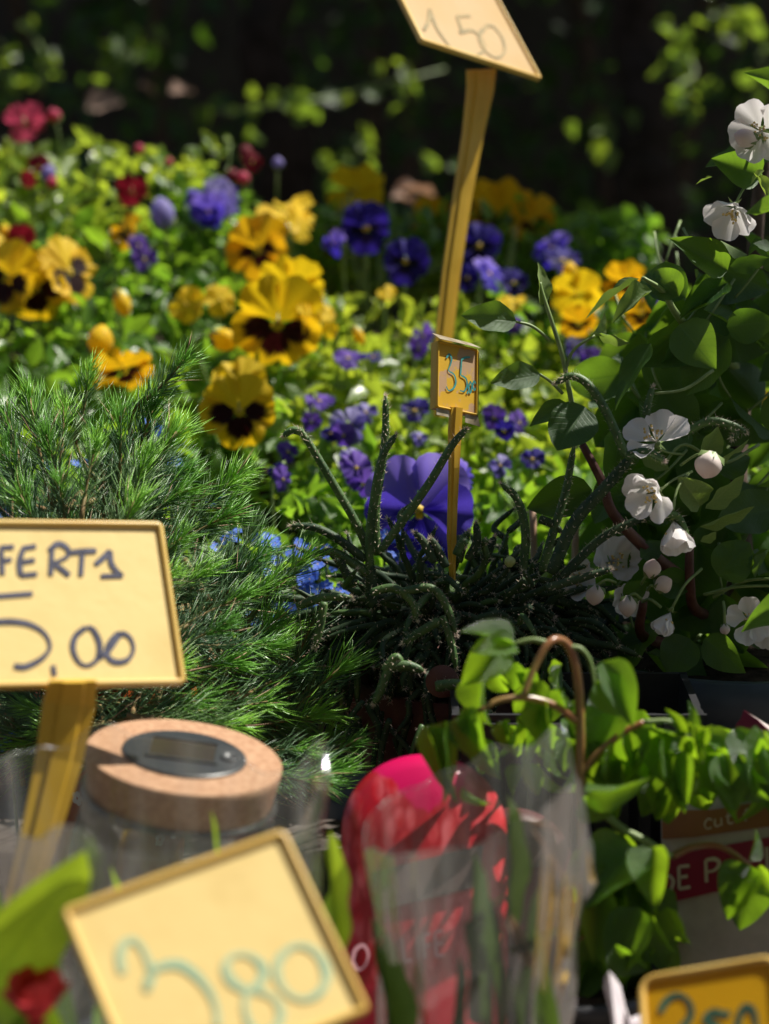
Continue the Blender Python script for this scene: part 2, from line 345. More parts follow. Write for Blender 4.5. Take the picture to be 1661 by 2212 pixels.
def pansy(parent, c, diam, kind, yaw=0, pitch=0, roll=0, cup=1.):
    X, Y, Z = face_frame(c, yaw, pitch, roll); r = diam / 2; up, lo = P_[kind][:2]; sd = P_[kind][-1] if len(P_[kind]) > 2 else lo
    M = basis(c, X, Y, Z, r, r, r); f = inst('flower', discmesh('eye', EYE, .09), parent, M)
    v = random.randrange(3)
    for (a, h, cp, dz, mt, key, sc_) in ((36, R(46), -.22, -.08, up, 'u', .98), (-37, R(46), -.12, -.05, up, 'u', 1.0), (96, R(42), .16, .0, sd, 's', .92), (-96, R(42), .10, .01, sd, 's', .92), (180, R(60), -.14, .03, lo, 'l', .97)):
        pm = petalmesh(key + str(v) + str(cp), mt, h, cp * cup + uni(-.07, .07), .085, 2 + v, v * 2.1 + a)
        inst('petal', pm, f, M @ Matrix.Translation((0, 0, dz)) @ Matrix.Rotation(R(a + uni(-6, 6)), 4, 'Z') @ Matrix.Rotation(uni(-.22, .22), 4, 'X') @ Matrix.Scale(sc_ * uni(.94, 1.06), 4))
    return f
def bud(parent, c, ln, rad, axis, mat, name='bud', sepal=True):
    """closed bud: overlapping petals round an axis, calyx behind"""
    Z = axis.normalized(); X = Z.orthogonal().normalized(); Y = Z.cross(X); mb = MB(); n = 14; m_ = 8; vs_, uv, fs = [], [], []
    for i in range(m_ + 1):
        t = i / m_; r = rad * math.sin(math.pi * min(.985, max(.06, t))) ** .6
        for k in range(n):
            a = 2 * math.pi * k / n; rr = r * (1 + .13 * abs(math.cos(1.5 * a + t * 2.2)) - .06); vs_.append(c + Z * (t - .5) * ln + (X * math.cos(a) + Y * math.sin(a)) * rr); uv.append((k / n, .3 + .6 * t))
    for i in range(m_):
        for k in range(n): fs.append((i * n + k, i * n + (k + 1) % n, (i + 1) * n + (k + 1) % n, (i + 1) * n + k))
    fs += [tuple(range(n))[::-1], tuple(m_ * n + k for k in range(n))]
    mb.add(vs_, fs, 0, uv)
    o = mb.obj(name, mat, parent)
    if sepal:
        sm = MB()
        for k in range(5):
            a = 2 * math.pi * k / 5 + .4; D = X * math.cos(a) + Y * math.sin(a); b0 = c - Z * ln * .52; T = D.cross(Z)
            sm.add([b0 + T * rad * .3, b0 - T * rad * .3, b0 + D * rad * 1.0 + Z * ln * .12, b0 + D * rad * 1.15 + Z * ln * .4], [(0, 1, 2), (0, 2, 3), (1, 3, 2)])
        sm.obj('sepals', M_['greenstem'], o)
    return o
def stem(parent, pts, r0, r1, mat, name='stem', sides=6, n=5):
    mb = MB(); q = smoothpts(pts, n); tube(mb, q, [r0 + (r1 - r0) * i / (len(q) - 1) for i in range(len(q))], sides); return mb.obj(name, M_[mat] if isinstance(mat, str) else mat, parent)
def lathe(mb, prof, c, n=40, mi=0, axis=None, closed=False):
    Z = axis or Vector((0, 0, 1)); X = Z.orthogonal().normalized() if axis else Vector((1, 0, 0)); Y = Z.cross(X); vs_, fs = [], []
    for r, z in prof:
        for k in range(n):
            a = 2 * math.pi * k / n; vs_.append(Vector(c) + Z * z + (X * math.cos(a) + Y * math.sin(a)) * r)
    for i in range(len(prof) - 1):
        for k in range(n): fs.append((i * n + k, i * n + (k + 1) % n, (i + 1) * n + (k + 1) % n, (i + 1) * n + k))
    mb.add(vs_, fs, mi)
def pot(parent, c, r, h, mat, rim=.006, name='pot'):
    mb = MB(); lathe(mb, [(0, 0), (r * .76, 0), (r * .78, .002), (r * .97, h * .8), (r + rim, h * .8), (r + rim, h), (r - .002, h), (r * .93, h - .02)], c, 36)
    o = mb.obj(name, M_[mat], parent)
    sb = MB(); lathe(sb, [(r * .95, h - .02), (r * .5, h - .012), (.001, h - .01)], c, 24); sb.obj('soil', M_['soil'], parent); return o
random.seed(107)
# ================================================================== THE SETTING
TZ = .86
g = MB(); g.add([(-60, -60, 0), (60, -60, 0), (60, 60, 0), (-60, 60, 0)], [(0, 1, 2, 3)]); tag(g.obj('ground', M_['ground']), kind='structure')
t_ = thing('display_table', 'dark weathered plank table carrying the jar, the wrapped plants and the potted plants', 'table', (0, 1.2, 0))
for k in range(8):
    mb = MB(); mb.box((0, .72 + k * .13, TZ - .015 - .003 * (k % 3)), 2.2, .124, .03); mb.obj('plank', M_['board'], t_, False)
for x in (-1, 1):
    for y in (.75, 1.62):
        mb = MB(); mb.box((x, y, (TZ - .04) / 2), .06, .06, TZ - .04); mb.obj('leg', M_['board'], t_, False)
t_ = thing('tiered_stand', 'stepped dark stand behind the table holding the rows of pansies', 'plant stand', (0, 2.2, 0))
TIERS = ((1.74, 2.02, .91), (2.02, 2.30, .98), (2.30, 2.62, 1.07))
for y0, y1, z in TIERS:
    mb = MB(); mb.box((0, (y0 + y1) / 2, z - .015), 2.6, y1 - y0 - .006, .03); mb.obj('shelf', M_['board'], t_, False)
    for x in (-1.2, 1.2):
        mb = MB(); mb.box((x, (y0 + y1) / 2, (z - .03) / 2), .05, .2, z - .031); mb.obj('leg', M_['board'], t_, False)
SOILZ = {}
for (y0, y1, z), nm in zip(TIERS, ('lowest and nearest', 'middle', 'highest and farthest')):
    tr = thing('planting_trough', f'long black trough of soil on the {nm} step of the stand', 'trough', (0, (y0 + y1) / 2, z), 'soil troughs under the pansies')
    mb = MB(); yc = (y0 + y1) / 2; wy = (y1 - y0) - .03
    for (cx, cyy, sx, sy) in ((0, yc - wy / 2, 2.5, .008), (0, yc + wy / 2, 2.5, .008), (-1.254, yc, .008, wy + .008), (1.254, yc, .008, wy + .008)): mb.box((cx, cyy, z + .03), sx, sy, .056)
    mb.obj('tray', M_['blackplastic'], tr, False)
    sb = MB(); nx, ny = 60, 6
    vs_ = [(-1.25 + 2.5 * i / nx, yc - wy / 2 + .005 + (wy - .01) * j / ny, z + .045 + .006 * noise.noise((i * .9, j * .9, z * 9))) for j in range(ny + 1) for i in range(nx + 1)]
    sb.add(vs_, [(j * (nx + 1) + i, j * (nx + 1) + i + 1, (j + 1) * (nx + 1) + i + 1, (j + 1) * (nx + 1) + i) for j in range(ny) for i in range(nx)]); sb.obj('soil', M_['soil'], tr)
aw = thing('added_awning', 'dark green canvas awning added above the picture to hold back skylight from the front', 'awning', (0, -.6, 0))  # unseen awning, added to cut the fill light from the front
mb = MB(); n = 24
vs_ = [Vector((-2.6 + 5.2 * i / n, y, z + .03 * math.sin(i * .8))) for y, z in ((.55, 2.32), (.54, 2.5), (-.6, 2.72), (-2.2, 2.85), (-2.2, 2.848), (-.6, 2.715), (.53, 2.497), (.545, 2.32)) for i in range(n + 1)]
mb.add(vs_, [(j * (n + 1) + i, j * (n + 1) + i + 1, (j + 1) * (n + 1) + i + 1, (j + 1) * (n + 1) + i) for j in range(7) for i in range(n)]); mb.obj('canvas', plain('dark canvas', (.02, .045, .03), .85, 0, (.03, .06, .04), 6), aw)
for x in (-2.5, 2.5):
    for y, z in ((.45, 2.5), (-2.1, 2.84)):
        mb = MB(); tube(mb, [Vector((x, y, 0)), Vector((x, y, z))], .018, 10); mb.obj('pole', M_['blackplastic'], aw)
fc = thing('added_facade', 'dark stone house front added behind the viewer to block skylight from the front', 'building', (0, -6.2, 0))  # unseen house front, added to weaken the sky fill from behind the viewer
mb = MB(); mb.box((0, -6.4, 5.5), 26, .4, 11); mb.obj('wall', plain('facade stone', (.12, .105, .09), .9, 0, (.17, .15, .13), 1.5, .2, .5, 20), fc, False)
for fl_ in range(3):
    for k in range(-5, 6):
        mb = MB(); mb.box((k * 2.2, -6.19, 2.0 + fl_ * 3.2), 1.1, .05, 1.9); wn = mb.obj('window', plain('window frame', (.2, .19, .17), .6) if k == -5 and fl_ == 0 else bpy.data.materials['window frame'], fc, False)
        mb = MB(); mb.box((k * 2.2, -6.16, 2.0 + fl_ * 3.2), .96, .02, 1.76); mb.obj('pane', M_['bezel'], wn, False)
# ---- leafy mass helper: many small leaves joined
def leafmass(items, kind='ovate', nt_=4, ns=1):
    mb = MB()
    for b, tdir, L, wd, n in items:
        Y = tdir.normalized(); X = Y.cross(n)
        if X.length < 1e-3: X = Y.orthogonal()
        X.normalize(); leaf_grid(mb, basis(b, X, Y, X.cross(Y), wd, L, L), kind, uni(.05, .25), uni(-.1, .4), uni(-.3, .3), 0, nt_, ns)
    return mb
def rdir(up=0., cam_=0.):
    v = Vector((gau(0, 1), gau(0, 1), gau(0, 1))).normalized(); return (v + Vector((0, -cam_, up))).normalized()
# ---- hedge at the back with stems
hg = thing('hedge', 'tall dark shaded evergreen hedge closing off the view at the back', 'hedge', (0, 4.4, 0))
items = []
for i in range(9000):
    x, z = uni(-2.2, 2.4), uni(.2, 2.3); y = 4.05 + .5 * noise.noise((x * 1.3, z * 1.1, 3)) + abs(gau(0, .14)); L = uni(.035, .065)
    items.append((Vector((x, y, z)), rdir(-.4, .5), L, L * .62, rdir(.6, .8)))
tag(leafmass(items, nt_=3).obj('foliage', M_['hedge'], hg), kind='stuff')
for k in range(16):
    x = -2.1 + k * .28 + uni(-.08, .08); stem(hg, [Vector((x, 4.6, 0)), Vector((x + uni(-.1, .1), 4.55, .9)), Vector((x + uni(-.2, .2), 4.6, 2.2))], .03, .012, 'bark', 'trunk')
mb = MB(); mb.box((0, 4.95, 1.25), 6.4, .12, 2.5); tag(mb.obj('back_wall', plain('dark wall', (.05, .042, .038), .9, 0, (.08, .07, .06), 8)), 'dark plastered wall behind the hedge', 'wall')
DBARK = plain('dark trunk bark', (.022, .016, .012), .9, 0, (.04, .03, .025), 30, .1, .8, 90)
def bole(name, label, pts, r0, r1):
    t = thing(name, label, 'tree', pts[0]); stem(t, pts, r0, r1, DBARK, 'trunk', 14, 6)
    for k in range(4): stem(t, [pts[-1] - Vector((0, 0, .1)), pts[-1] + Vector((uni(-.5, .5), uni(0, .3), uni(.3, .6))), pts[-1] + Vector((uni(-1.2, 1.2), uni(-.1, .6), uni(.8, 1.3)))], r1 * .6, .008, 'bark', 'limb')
    return t
def onground(u, v, d, z): q = P(u, v, d); return Vector((q.x, q.y, z))
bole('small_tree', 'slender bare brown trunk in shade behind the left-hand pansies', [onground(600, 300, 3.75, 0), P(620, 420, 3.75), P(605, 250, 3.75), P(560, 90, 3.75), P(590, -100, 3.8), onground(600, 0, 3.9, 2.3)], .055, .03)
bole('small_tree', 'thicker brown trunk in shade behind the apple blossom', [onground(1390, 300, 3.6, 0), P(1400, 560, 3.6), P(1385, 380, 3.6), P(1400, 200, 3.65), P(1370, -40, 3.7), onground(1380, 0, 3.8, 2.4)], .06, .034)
# ---- sunlit trailing sprays
SUNLIT = []
iv = thing('ivy', 'trailing ivy with thin sprays of small sunlit leaves hanging before the dark hedge', 'ivy', P(700, 200, 3.5))
SPR = [([(290, 85), (265, 130), (215, 165)], 3.45, 16), ([(480, 245), (560, 232), (640, 222), (740, 205), (860, 175), (960, 150)], 3.4, 24), ([(1450, 60), (1480, 110), (1500, 160), (1460, 190), (1470, 230)], 3.4, 26),
       ([(1560, 20), (1600, 50), (1640, 60)], 3.4, 12), ([(770, 300), (790, 330), (750, 360), (740, 380)], 3.35, 9), ([(0, 90), (20, 150), (30, 200)], 3.4, 9), ([(1280, 290), (1320, 275), (1310, 340)], 3.5, 8), ([(910, 345), (940, 350)], 3.4, 2), ([(1640, 120), (1655, 180), (1610, 260)], 3.5, 8),
       ([(60, 60), (100, 130), (90, 200)], 3.55, 10)]
for pts, d, n in SPR:
    q = smoothpts([P(a, b, d + uni(-.05, .05)) for a, b in pts], 8); mb = MB(); tube(mb, q, .0022, 5); mb.obj('vine', M_['greenstem'], iv)
    for k in range(n):
        c = q[random.randrange(len(q))] + Vector((gau(0, .018), gau(0, .02), gau(0, .014))); D = rdir(-.3, .2); L = uni(.022, .04)
        leaf_at(iv, c, c + D * L, L * .75, rdir(.8, .8), 'ivy', 'heart'); SUNLIT.append(c)
for i, (u, v, du, dv, w_, d, lb) in enumerate(((188, 236, 100, -40, 66, 3.4, 'large pale brown dry leaf caught before the hedge, above the pink bloom'), (365, 200, 66, -14, 42, 3.4, 'small curled brown dry leaf to the right of the large pale one'), (300, 185, 46, 10, 22, 3.42, 'narrow brown dry leaf between two broader dry leaves'),
      (850, 412, 110, -12, 34, 2.95, 'upper long brown dry leaf beside the tall price stake'), (880, 440, 66, 4, 36, 2.95, 'lower pale dry leaf beside the tall price stake'), (845, 428, 60, -6, 30, 2.98, 'brown dry leaf tucked between two others beside the tall stake'))):
    b, t = P(u, v, d), P(u + du, v + dv, d + .03); m = MB(); Y = (t - b).normalized(); n = (CAM - b).normalized() + SUN; X = Y.cross(n).normalized()
    leaf_grid(m, basis(b, X, Y, X.cross(Y), w_ * PX(d), (t - b).length, (t - b).length), 'ovate', .2, .3, .5, .05); tag(m.obj('dry_leaf', M_['dry']), lb, 'dry leaf', 'dry leaves caught at the back'); SUNLIT += [b, b.lerp(t, .5), t]
# ---- unseen tree overhead: crown leaves set along sun rays to shade chosen spots
bt = thing('unseen_shade_tree', 'large unseen tree above the picture, crown shaped to shade the hedge and chosen plants', 'tree', (3.6, 4.6, 0))
stem(bt, [Vector((3.6, 4.6, 0)), Vector((3.5, 4.6, 1.6)), Vector((3.3, 4.5, 2.9)), Vector((2.6, 4.4, 3.8))], .2, .09, 'bark', 'trunk', 14)
for e in ((.2, 3.6, 3.4), (1.4, 3.3, 3.3), (-1.0, 4.2, 3.6), (2.2, 2.9, 3.3), (4.6, 3.4, 3.5)): stem(bt, [Vector((3.3, 4.5, 2.9)), (Vector((3.3, 4.5, 3.2)) + Vector(e)) / 2 + Vector((0, 0, .25)), Vector(e)], .07, .015, 'bark', 'limb')
def sun_clear(q, pts, rad):
    for p in pts:
        w_ = q - p; k = w_.dot(SUN)
        if k > 0 and (w_ - SUN * k).length < rad: return False
    return True
items = []
for i in range(3800):
    h = uni(2.75, 3.7); tgt = Vector((uni(-2.3, 2.7), uni(2.95, 4.9), uni(.9, 1.9))); q = tgt + SUN * ((h - tgt.z) / SUN.z)
    L = uni(.09, .15)
    if sun_clear(q, SUNLIT, .075): items.append((q, rdir(-.2), L, L * .75, rdir(1.2)))
KEEPLIT = [P(988, 760, 1.6), P(990, 800, 1.6), P(990, 850, 1.6), P(985, 960, 1.6), P(830, 900, 1.6), P(650, 940, 1.6), P(1000, 940, 1.6), P(1240, 980, 1.6), P(1060, 690, 1.6), P(1120, 790, 1.6), P(1050, 1370, 1.35), P(1340, 1480, 1.35), P(1410, 1075, 1.565), P(1455, 1140, 1.565), P(1530, 1005, 1.565), P(1585, 440, 1.58), P(1300, 1250, 1.57), P(900, 1450, 1.55), P(930, 1290, 1.57)]
SHADE = [(690, 1210, 370, 620, 2.42, 620), (540, 690, -40, 430, 3.72, 330), (1320, 1500, -40, 600, 3.58, 420), (1360, 1800, 620, 1520, 1.66, 210), (840, 1330, 1220, 1600, 1.6, 110), (1240, 1400, 1160, 1330, 1.63, 60)]  # areas darkened by crown leaves placed out of view, towards the sun
for (u0, u1, v0, v1, d, n) in SHADE:
    for i in range(n):
        p = P(uni(u0, u1), uni(v0, v1), d + uni(-.03, .06)); q = p + SUN * (uni(1.5, 2.2) / SUN.z); L = uni(.06, .09)
        if (d > 2 or noise.noise((p.x * 16, p.z * 16, d)) < .12) and sun_clear(q, KEEPLIT, .045): items.append((q, rdir(-.2), L, L * .7, rdir(1.2)))
tag(leafmass(items, nt_=3).obj('crown', M_['canopy'], bt), kind='stuff')
random.seed(114)
# ================================================================== PANSY BED
def dsurf(v): return 1.80 + (1180 - min(v, 1180)) * .00079
PL = [  # (u, v, leaf material, name, label, category)
 (50, 330, 'bed2', 'pink_daisy', 'plant with one drooping deep pink bloom on a bare stalk, at the back', 'flowering plant'),
 (250, 385, 'bed2', 'red_pansy', 'yellow green leafy plant with small dark red blooms, behind the yellow pansies', 'flowering plant'),
 (455, 330, 'bed2', 'budding_pansy', 'yellow green leafy plant with tiny maroon buds, highest at the back', 'flowering plant'),
 (455, 450, 'bed', 'violet_pansy', 'plant with upright pale blue violet pansies, behind the yellow ones', 'pansy'),
 (90, 600, 'bed', 'yellow_pansy', 'large yellow pansies with black blotches seen half from the side, cut by the left edge', 'pansy'),
 (290, 540, 'bed', 'two_colour_pansy', 'plant with a small yellow bloom above a small purple one', 'pansy'),
 (600, 500, 'bed', 'yellow_pansy', 'plant with two amber yellow pansies one above the other, a dark eye in the lower', 'pansy'),
 (610, 690, 'bed', 'yellow_pansy', 'plant with the biggest yellow pansy, drooping, with a broad maroon face', 'pansy'),
 (425, 650, 'bed', 'yellow_pansy', 'plant with plain clear yellow blooms without blotches', 'pansy'),
 (240, 770, 'bed', 'yellow_pansy', 'plant with a yellow bud and a shaded yellow bloom rising behind the conifer tips', 'pansy'),
 (515, 880, 'bed', 'yellow_pansy', 'plant with a ruffled yellow pansy facing forward next to the conifer', 'pansy'),
 (820, 520, 'bed', 'blue_pansy', 'plant with two round deep blue pansies with yellow eyes', 'pansy'),
 (770, 430, 'bed', 'yellow_pansy', 'plant with a dull yellow pansy in shade above the deep blue ones', 'pansy'),
 (1100, 480, 'bed', 'amber_pansy', 'plant with wide amber pansies in shade right of the tall stake', 'pansy'),
 (1080, 590, 'bed', 'violet_pansy', 'plant with folded violet and deep blue pansies right of the tall stake', 'pansy'),
 (1250, 640, 'bed', 'yellow_pansy', 'plant with a sunlit yellow pansy left of the apple leaves', 'pansy'),
 (1370, 630, 'bed', 'yellow_pansy', 'plant with a yellow and purple pansy half hidden by apple leaves', 'pansy'),
 (720, 700, 'bed2', 'yellow_viola', 'plant with small crumpled yellow violas beside the biggest pansy', 'viola'),
 (930, 730, 'bed2', 'purple_viola', 'plant with purple violas just left of the small price tag top', 'viola'),
 (760, 800, 'bed2', 'purple_viola', 'plant with flat purple violas right of the ruffled yellow pansy', 'viola'),
 (720, 920, 'bed2', 'purple_viola', 'plant with purple and pale lavender violas above the upright cactus stems', 'viola'),
 (640, 1030, 'bed', 'purple_viola', 'plant with drooping blue purple violas beside the bent cactus stem', 'viola'),
 (790, 1040, 'bed', 'purple_viola', 'plant with a bunched purple viola between cactus stems', 'viola'),
 (910, 1080, 'bed', 'violet_pansy', 'huge violet pansy with deep blue lip and small yellow eye, behind the cactus', 'pansy'),
 (900, 890, 'bed2', 'purple_viola', 'plant with dark blue viola left of the small price tag', 'viola'),
 (1090, 900, 'bed2', 'purple_viola', 'plant with purple violas right of the small price tag', 'viola'),
 (1180, 800, 'bed2', 'purple_viola', 'plant with light purple violas behind the young apple shoot', 'viola'),
 (1100, 1060, 'bed', 'blue_viola', 'leafy plant with a small pale blue viola right of the yellow tag stake', 'viola'),
 (1620, 900, 'bed', 'yellow_pansy', 'plant with a yellow and blue pansy glimpsed through the apple leaves', 'pansy'),
 (960, 650, 'bed2', 'yellow_viola', 'plant with one small pale yellow viola below the deep blue pansies', 'viola'),
]
roots = []
for (u, v, mt, nm, lb, ct) in PL:
    d = dsurf(v) + .02; q = P(u, v, d); z = .96
    for y0, y1, tz in TIERS:
        if y0 <= q.y <= y1: z = tz + .045
    if q.y > 2.62: q.y = 2.58; z = 1.115
    roots.append(thing(nm, lb, ct, Vector((q.x, q.y, z)), 'pansies and violas in the bed'))
def nearest(u, v):
    return min(range(len(PL)), key=lambda k: ((PL[k][0] - u) * .8) ** 2 + (PL[k][1] - v) ** 2)
def vtop(u):
    if u < 480: return 300 + 22 * math.sin(u * .021)
    if u < 560: return 300 + (u - 480) * 3.2
    if u < 720: return 555 + (u - 560) * .55
    if u < 1230: return 640 + 14 * math.sin(u * .05)
    return 640
mass = {k: [] for k in range(len(PL))}; cnt = {k: 0 for k in range(len(PL))}
LEAFY = leafy = []
for i in range(9500):
    u = uni(-160, 1760); vt = vtop(u); v = uni(vt, 1270); k = nearest(u, v)
    if u > 1330 and rnd() < .6: continue
    if v > 1120 and rnd() < .75: continue
    if 430 < u < 640 and v > 955 and rnd() < .85: continue
    deep = abs(gau(0, .028)) + (.045 if noise.noise((u * .021, v * .03, 5)) < -.08 else 0); c = P(u + gau(0, 8), v + gau(0, 6), dsurf(v) + uni(-.01, .05)) - Vector((0, 0, deep))
    L = uni(.016, .034) * (1.12 if v < 560 else 1); D = rdir(.1, .15); n = rdir(.75, .35)
    vis = deep < .02 and cnt[k] < 42
    if vis: cnt[k] += 1; leaf_at(roots[k], c, c + D * L, L * uni(.42, .66), n, PL[k][2], 'ovate')
    else: mass[k].append((c, D, L, L * uni(.42, .66), n))
for i in range(900):      # shaded greenery between the far blooms
    u, v = uni(560, 1420), uni(470, 660); k = nearest(u, v); c = P(u, v, 2.42 + uni(0, .1)); mass[k].append((c, rdir(.2), uni(.02, .035), .016, rdir(1, .4)))
for k in mass:
    if mass[k]: tag(leafmass(mass[k], nt_=3).obj('foliage', M_[PL[k][2]], roots[k]), kind='stuff')
    a = WM[roots[k].name].translation
    for j in range(5):
        e = P(PL[k][0] + uni(-70, 70), PL[k][1] + uni(-20, 60), dsurf(PL[k][1]) + uni(0, .04)); stem(roots[k], [a + Vector((uni(-.02, .02), uni(-.02, .02), 0)), a.lerp(e, .5) + Vector((uni(-.01, .01), 0, .01)), e], .0022, .0014, 'greenstem')
def bloom(k, u, v, dpx, kind, yaw=0, pitch=8, roll=0, near=.045, cup=1., d=None):
    d = d or dsurf(v) - near; c = P(u, v, d); f = pansy(roots[k], c, dpx * PX(d), kind, yaw, pitch, roll, cup)
    a = WM[roots[k].name].translation; n = WM[f.name].col[2].xyz.normalized()
    b0 = c - n * .012; stem(roots[k], [Vector((a.x + (c.x - a.x) * .6, max(a.y, c.y + .02), min(a.z, c.z - .1))), b0 + Vector((0, .02, -.05)), b0 + Vector((0, .008, .004)), c - n * .002], .0017, .0013, 'greenstem', 'flower_stem'); return f
def bbud(k, u, v, lpx, rpx, ang, kind, near=.045):
    d = dsurf(v) - near; bud(roots[k], P(u, v, d), lpx * PX(d), rpx * PX(d), RGT * math.sin(R(ang)) + UPV * math.cos(R(ang)), P_[kind][0])
    c = P(u, v, d); A = RGT * math.sin(R(ang)) + UPV * math.cos(R(ang)); stem(roots[k], [c - A * lpx * .5 * PX(d), c - A * lpx * PX(d) + Vector((0, .005, -.02)), c + Vector((0, .03, -.09))], .0013, .0017, 'greenstem', 'flower_stem')
bloom(0, 55, 268, 105, 'K', 35, -35, 20); bbud(0, 116, 250, 34, 15, -20, 'K'); bbud(0, 10, 500, 30, 13, 10, 'Y')
bloom(1, 85, 362, 60, 'R', 20, -10); bloom(1, 285, 415, 78, 'R', 10, -30, 0); bbud(1, 105, 375, 40, 17, 20, 'L'); bloom(1, 60, 388, 44, 'R', -20, -20); bbud(1, 112, 395, 30, 12, 10, 'K')
bbud(1, 300, 322, 26, 11, 60, 'K'); bloom(4, 45, 515, 70, 'R', 10, -30)
bbud(2, 500, 380, 34, 14, 30, 'R'); bbud(2, 530, 330, 36, 16, 10, 'R'); bbud(2, 525, 385, 30, 14, 0, 'K'); bbud(2, 365, 350, 20, 9, 10, 'K'); bloom(2, 545, 350, 50, 'R', 30, 0)
bloom(3, 452, 430, 108, 'L', -25, -5, -8, cup=3); bloom(3, 490, 425, 90, 'L', 50, 5, 10); bbud(3, 350, 462, 74, 26, -10, 'L'); bloom(3, 450, 455, 84, 'V', -10, -20); bbud(3, 600, 352, 26, 12, 5, 'L')
bloom(4, 150, 585, 165, 'Y', 42, 16, 20); bloom(4, 18, 600, 170, 'Y', -38, 0, -15); bloom(4, 75, 620, 165, 'Y', -6, -16, 0, near=.02); bloom(4, -5, 530, 70, 'Yp', 30, 20)
bloom(5, 272, 498, 92, 'O', -50, 10, 20); bloom(5, 312, 560, 72, 'W', 50, -10, 20, near=.06); bloom(5, 300, 530, 54, 'W', 30, 10)
bloom(6, 618, 455, 150, 'Yp', 18, 62, 12, near=.03); bloom(6, 648, 478, 98, 'Yp', 55, 10, 0, near=.05); bloom(6, 558, 538, 158, 'O', -26, -8, 14, near=.06)
bloom(7, 600, 700, 222, 'Y', 4, -24, -6, near=.09); bloom(7, 627, 622, 168, 'Yp', 10, -35, 5, near=.06); bloom(7, 668, 690, 74, 'Yp', 60, -10, 0, near=.1)
bloom(8, 402, 658, 92, 'Yp', -20, 18, 30); bloom(8, 476, 648, 82, 'Yp', 25, 10, -20); bbud(8, 483, 733, 66, 24, 110, 'Yp'); bbud(8, 264, 655, 62, 18, 160, 'Yp')
bbud(9, 216, 738, 74, 28, 10, 'Yp', .06); bloom(9, 268, 800, 150, 'O', 20, -55, 20, near=.03)
bloom(10, 517, 888, 182, 'Y', 2, 2, 3, near=.06); bloom(10, 517, 830, 140, 'Yp', 5, 25, 0, near=.03)
bloom(11, 790, 492, 124, 'B', -6, 0, 5, near=.05); bloom(11, 876, 563, 112, 'B', 8, 0, -10, near=.06); bloom(11, 720, 525, 70, 'V', -60, 0)
bloom(12, 768, 418, 142, 'Yp', -5, -42, 0, d=2.46); bloom(12, 715, 530, 80, 'Yp', -30, -10, 0, d=2.47); bloom(12, 930, 470, 100, 'O', 0, -30, 0, d=2.48)
bloom(13, 1075, 465, 170, 'O', -10, -45, 0, d=2.46); bloom(13, 1150, 480, 120, 'O', 30, -40, 8, d=2.43); bloom(13, 1060, 445, 90, 'O', 0, -30, 0, d=2.5)
bloom(14, 1058, 590, 86, 'V', 55, 20, -20, near=.06); bloom(14, 1035, 530, 110, 'B', -10, 20, 0, near=.02); bloom(14, 1190, 535, 96, 'V', -45, 30, 20, near=.03); bloom(14, 1215, 560, 84, 'B', 25, 40); bloom(14, 1010, 600, 60, 'B', 20, 0); bloom(14, 1110, 610, 70, 'B', 30, 10, 0, near=.02)
bloom(15, 1245, 640, 124, 'Yp', 5, -35, 0, near=.05); bbud(15, 1230, 585, 40, 16, 5, 'Yp', .05); bloom(15, 1250, 700, 90, 'O', 10, -40)
bloom(16, 1350, 612, 108, 'O', -15, -30, 10, near=.04); bloom(16, 1405, 655, 66, 'W', 20, -20, 0); bloom(16, 1385, 680, 90, 'O', 20, -30)
bloom(17, 705, 680, 54, 'Yp', 35, 20, 0); bloom(17, 712, 712, 44, 'Yp', -30, 10); bbud(17, 775, 725, 46, 11, 150, 'Yp'); bloom(18, 915, 725, 62, 'W', -50, 0); bloom(18, 905, 752, 50, 'W', 20, -20)
bloom(19, 752, 772, 70, 'W', 10, 50); bloom(19, 805, 770, 52, 'B', 40, 60); bloom(19, 690, 865, 76, 'W', 0, 55); bloom(19, 672, 912, 52, 'W', 30, -20)
bloom(20, 755, 918, 82, 'L', 10, 10, 10); bloom(20, 790, 890, 56, 'L', 35, 20); bloom(20, 742, 940, 60, 'W', -20, -20); bloom(20, 715, 935, 50, 'B', 0, 30)
bloom(21, 622, 975, 56, 'W', 40, 10); bloom(21, 612, 1035, 62, 'W', 50, -10); bloom(21, 600, 1018, 46, 'B', -30, 0)
bloom(22, 770, 1010, 84, 'W', 30, 10); bloom(22, 785, 1045, 70, 'W', -30, -10); bloom(22, 760, 985, 54, 'L', 20, 30)
bloom(23, 905, 1102, 268, 'V', 2, -2, 2, d=1.75); bloom(23, 1005, 1030, 84, 'V', 60, 0, 0, d=1.8)
bloom(24, 896, 885, 70, 'B', 0, 35); bloom(24, 905, 945, 40, 'L', 20, 20); bloom(25, 1067, 902, 62, 'W', 10, -10); bloom(25, 1122, 912, 56, 'W', 55, 0); bloom(25, 1090, 930, 50, 'B', -10, -20)
bloom(26, 1278, 778, 62, 'W', 10, 10); bloom(26, 1240, 750, 46, 'L', -10, 10); bloom(26, 1300, 835, 50, 'L', 0, 20); bloom(26, 1110, 700, 50, 'W', 0, 30); bloom(26, 1320, 800, 40, 'W', 30, 0)
bloom(27, 1080, 1005, 56, 'L', 20, 20); bloom(27, 1150, 990, 60, 'B', 0, 30); bloom(28, 1640, 895, 110, 'O', 10, -10, 0); bloom(28, 1635, 910, 60, 'B', 0, 0, near=.07); bloom(29, 835, 632, 50, 'Yp', 10, 40); bloom(29, 1105, 650, 66, 'Yp', 10, 60)
